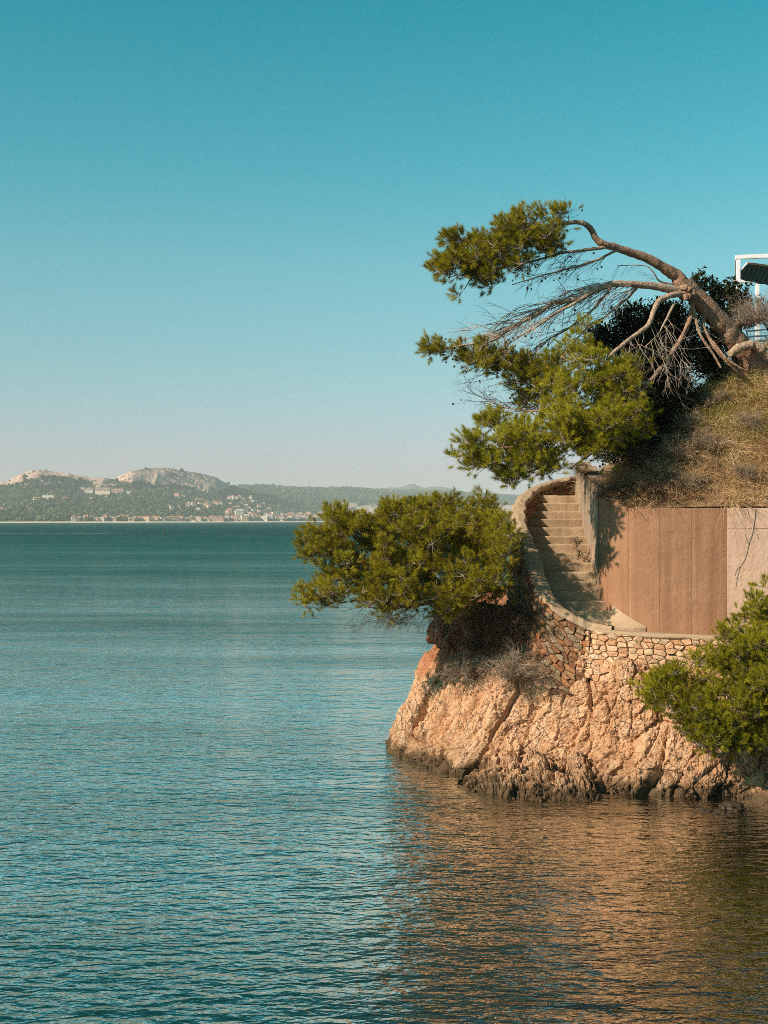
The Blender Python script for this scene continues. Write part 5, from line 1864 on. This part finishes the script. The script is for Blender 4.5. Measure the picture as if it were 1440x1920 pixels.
def dry_shrub(px_, py_, Y, r, n, mat_, label, lean=(0, -.3, .6), name='dry_shrub', length=.28, squash=1.0):
    c = at(px_, py_, Y)
    th = thing(name, c, label, 'shrub')
    tw = []
    for q in range(max(6, n // 45)):
        d_ = unit(np.array([R.gauss(0, .7), R.gauss(0, .5) - .2, abs(R.gauss(.4, .4))]) + np.array(lean) * .6)
        tw += hang_twigs([c + np.array([R.gauss(0, r * .3), R.gauss(0, r * .2), -.05])], [d_], [r * R.uniform(.8, 1.4)], 0.0, 4, .006, 2, .5)
    build_tubes('stems', tw, M['dark_twig'] if mat_ == 'dry_brown' else M['dead_twig'], th, 3)['kind'] = 'stuff'
    P_ = np.array([t_[0][i] for t_ in tw for i in range(1, len(t_[0]))])
    b_ = P_[rng.integers(0, len(P_), n)] + rng.normal(0, .02, (n, 3))
    d_ = rng.normal(size=(n, 3)) + np.array(lean)
    stalks('twiglets', b_, d_, length * .45, .0045, rng.random(n), M[mat_], th, 2, .1)['kind'] = 'stuff'
    return th


dry_shrub(965, 1265, 22.1, .42, 2600, 'dry_grey', 'dry grey thorny shrub spreading on the pale rock face below the stone wall corner', (-.2, -.5, .1))
dry_shrub(1010, 1238, 22.3, .26, 900, 'dry_brown', 'dark dry twiggy shrub just right of the grey thorny one on the rock', (.5, -.4, .3))
dry_shrub(872, 1262, 23.0, .34, 1700, 'dry_grey', 'straw-coloured dry tuft in the hollow left of the grey thorny shrub', (-.2, -.5, .0))
dry_shrub(900, 1208, 23.1, .26, 1500, 'dry_brown', 'dark brown brushwood in the hollow under the trunk of the overhanging pine', (-.2, -.5, -.3))
dry_shrub(960, 1178, 22.9, .34, 2200, 'dry_brown', 'tangle of dark dry stalks between the overhanging pine and the parapet foot', (-.1, -.5, -.4))
dry_shrub(930, 1150, 23.2, .32, 1600, 'dry_brown', 'dark dry brush directly below the overhanging pine crown', (-.1, -.5, -.5))
dry_shrub(1040, 1180, 22.2, .22, 700, 'dry_brown', 'small dark weed patch on the stone corner below the parapet', (-.2, -.6, -.1))
dry_shrub(1418, 603, 25.3, .45, 2400, 'dry_grey', 'brown dry bush on the skyline at the right edge below the awning', (-.3, -.3, .5))
dry_shrub(1395, 612, 25.6, .35, 1500, 'dry_brown', 'darker dry bush just behind the top of the leaning trunk base', (-.3, -.3, .5))
dry_shrub(990, 1150, 22.6, .40, 2200, 'dry_brown', 'dark dry stalks hanging against the outer foot of the parapet', (-.2, -.5, -.4))
dry_shrub(745, 1165, 23.5, .30, 500, 'dry_grey', 'faint dead spray hanging under the overhanging pine above the water', (-.8, 0, -.3))


# --- the hillside cover
def on_hill(n, xr, tr_):
    x = rng.uniform(*xr, n)
    s = rng.uniform(*tr_, n)
    y = ywall(np.clip(x, 4, 11)) + .08 + s
    P_ = np.stack([x, y, np.zeros(n)], 1)
    P_[:, 2] = hill_z(x, y)
    return P_, s


T0, s_ = on_hill(3000, (4.3, 10.5), (0.0, 4.2))
dn = fbm(T0 * 1.3, 3, 21)
T0 = T0[rng.random(len(T0)) < np.clip(.55 + dn * 2.0, 0.03, 1)]
kb = 34
lean_ = unit(rng.normal(0, .5, (len(T0), 3)) + np.array([-.15, -.55, .75]))
off = rng.normal(0, .055, (len(T0), kb, 3)) * np.array([1, 1, .3])
P_ = (T0[:, None] + off).reshape(-1, 3)
d_ = (lean_[:, None] + off * 7 + rng.normal(0, .28, (len(T0), kb, 3))).reshape(-1, 3)
hl = np.repeat(rng.uniform(.6, 1.5, len(T0)), kb)
tn = np.clip(np.repeat(.5 + .6 * fbm(T0 * 1.1, 3, 25) + rng.normal(0, .12, len(T0)), kb) + rng.normal(0, .16, len(P_)), 0, 1)
tag(stalks('dry_grass', P_ + [0, 0, -.01], d_, (.36 * hl)[:, None], .0065, tn, M['straw'], None, 3, .45), 'pale dry straw grass matted over the hillside above the terracotta wall', 'grass', kind='stuff')
P_, s_ = on_hill(60000, (5.0, 9.5), (0.4, 3.6))
g_ = fbm(P_ * np.array([.8, .8, .8]), 3, 29)
cen = (P_[:, 0] - 7.1) ** 2 / 1.1 + (s_ - 1.8) ** 2 / .6
pk = (g_ * 1.0 + .95 - cen * .5 > rng.random(len(P_)))
P_ = P_[pk] + np.array([0, -.02, .05])
d_ = rng.normal(0, .7, (len(P_), 3)) + np.array([-.2, -.5, .7])
o = leaves(P_ + rng.uniform(0, .20, (len(P_), 1)) * unit(d_), d_, .055, np.clip(rng.normal(.5, .25, len(P_)), 0, 1), M['ground_leaf'], None, 'ground_cover', .35)
tag(o, 'yellow green creeping ground cover below the foot of the leaning pine', 'ground cover', kind='stuff')
# brown dead brush between the shade and the straw
P_, s_ = on_hill(16000, (4.25, 7.2), (0.0, 2.6))
lim_ = np.clip(1.35 - np.abs((P_[:, 0] - 4.3) - s_ * .9) * .8, 0, 1)
pk = rng.random(len(P_)) < lim_
P_ = P_[pk]
d_ = rng.normal(0, .7, (len(P_), 3)) + np.array([-.35, -.6, .5])
tag(stalks('dead_brush', P_, d_, .26, .006, rng.random(len(P_)), M['dry_brown'], None, 3, .3), 'brown dead brush along the edge of the dark shade on the hillside', 'brush', kind='stuff')
# hanging fringe over the wall head and on top of the grey wall end
u_ = rng.uniform(0.05, 5.0, 3600)
P_ = np.array([fr_(u, 0, -.06) for u in u_])
P_[:, 2] = [wtop(u) for u in u_]
P_[:, 1] += rng.uniform(0, .25, len(P_))
dens_ = np.clip(1.25 - u_ / 1.6, .28, 1)
P_ = P_[rng.random(len(P_)) < dens_]
d_ = rng.normal(0, .6, (len(P_), 3)) + np.array([-.2, -.6, .25])
tag(stalks('wall_top_fringe', P_, d_, .13, .005, rng.random(len(P_)), M['straw'], None, 3, .7), 'fringe of dry straw hanging over the head of the terracotta wall', 'grass', kind='stuff')
yy = rng.uniform(22.9, 26.3, 1500)
P_ = np.stack([rng.uniform(3.98, 4.3, 1500), yy, 5.22 + .62 * (yy - 22.9) / 3.5], 1)
d_ = rng.normal(0, .6, (1500, 3)) + np.array([-.4, -.4, .3])
tag(stalks('dead_creeper', P_, d_, .20, .006, rng.random(1500), M['dry_brown'], None, 3, .7), 'brown dead creeper lying on top of the grey wall end', 'creeper', kind='stuff')
for (a, b_, c_, r_, lab) in ((1330, 860, 22.9, .30, 'pale dry bush in the middle of the straw slope above the terracotta wall'), (1395, 905, 22.3, .28, 'dry bush low on the straw slope near the right edge'), (1300, 905, 22.3, .24, 'small dry bush close above the wall head in the straw'), (1270, 850, 22.9, .30, 'leafless grey bush at the lower border of the shade on the slope'), (1410, 800, 23.2, .30, 'tall dry bush at the right edge below the green ground cover'), (1345, 745, 24.0, .26, 'twiggy bush at the left of the green ground cover'), (1165, 925, 22.5, .30, 'brown dry bush over the left head of the terracotta wall'), (1225, 905, 22.3, .32, 'dry tangled bush just right of the left head of the terracotta wall'), (1205, 860, 23.0, .34, 'dead brown bush at the lower edge of the dark evergreen shrub'), (1285, 780, 23.6, .3, 'pale leafless bush on the slope at the edge of the deep shade')):
    x_, y_ = at(a, b_, c_)[:2]
    py2 = HY - (hz_at(x_, y_) - H) / y_ * F
    dry_shrub(a, py2 - 4, c_, r_, 1300, 'dry_brown' if a < 1250 else 'dry_grey', lab, (-.3, -.5, .3), length=.34)
# loose stones along the wall head
for k in range(26):
    u = R.uniform(.9, 5.0)
    p = fr_(u, 0, -.06 - R.uniform(0, .1))
    V = ico_v * R.uniform(.018, .045) * np.array([1.3, 1, .8]) * rng.uniform(.7, 1.2, (11, 1))
    c = np.array([p[0], p[1], wtop(u) + .012])
    o = obj('stone', V + c, ico_f, M['stone'], loc=c)
    tag(o, 'small loose pale stone lying on the head of the terracotta wall', 'stone', 'loose stones on the head of the terracotta wall')

# dry climber on the pale panels
m_ = MB()
for pts in ([(1416, 953), (1414, 975), (1410, 995), (1402, 1020), (1396, 1045), (1386, 1062), (1380, 1085), (1377, 1105)], [(1400, 953), (1404, 968), (1413, 980)], [(1402, 1020), (1398, 1010), (1395, 1000)], [(1410, 995), (1418, 1002), (1421, 1012)], [(1386, 1062), (1380, 1066), (1376, 1078)]):
    P = []
    for (a, b_) in pts:
        q = fr_(u_at(a), 0, .022)
        P.append([q[0], q[1], H + (HY - b_) / F * q[1]])
    m_.tube(crom(P, 30), np.linspace(.006, .003, 30), 5)
tag(m_.build('dry_vine', M['dead_twig'], None, True, loc=fr_(u_at(1400), 0, 0) * [1, 1, 0] + [0, 0, 4.3]), 'thin dry vine hanging down the paler right part of the terracotta wall', 'vine')
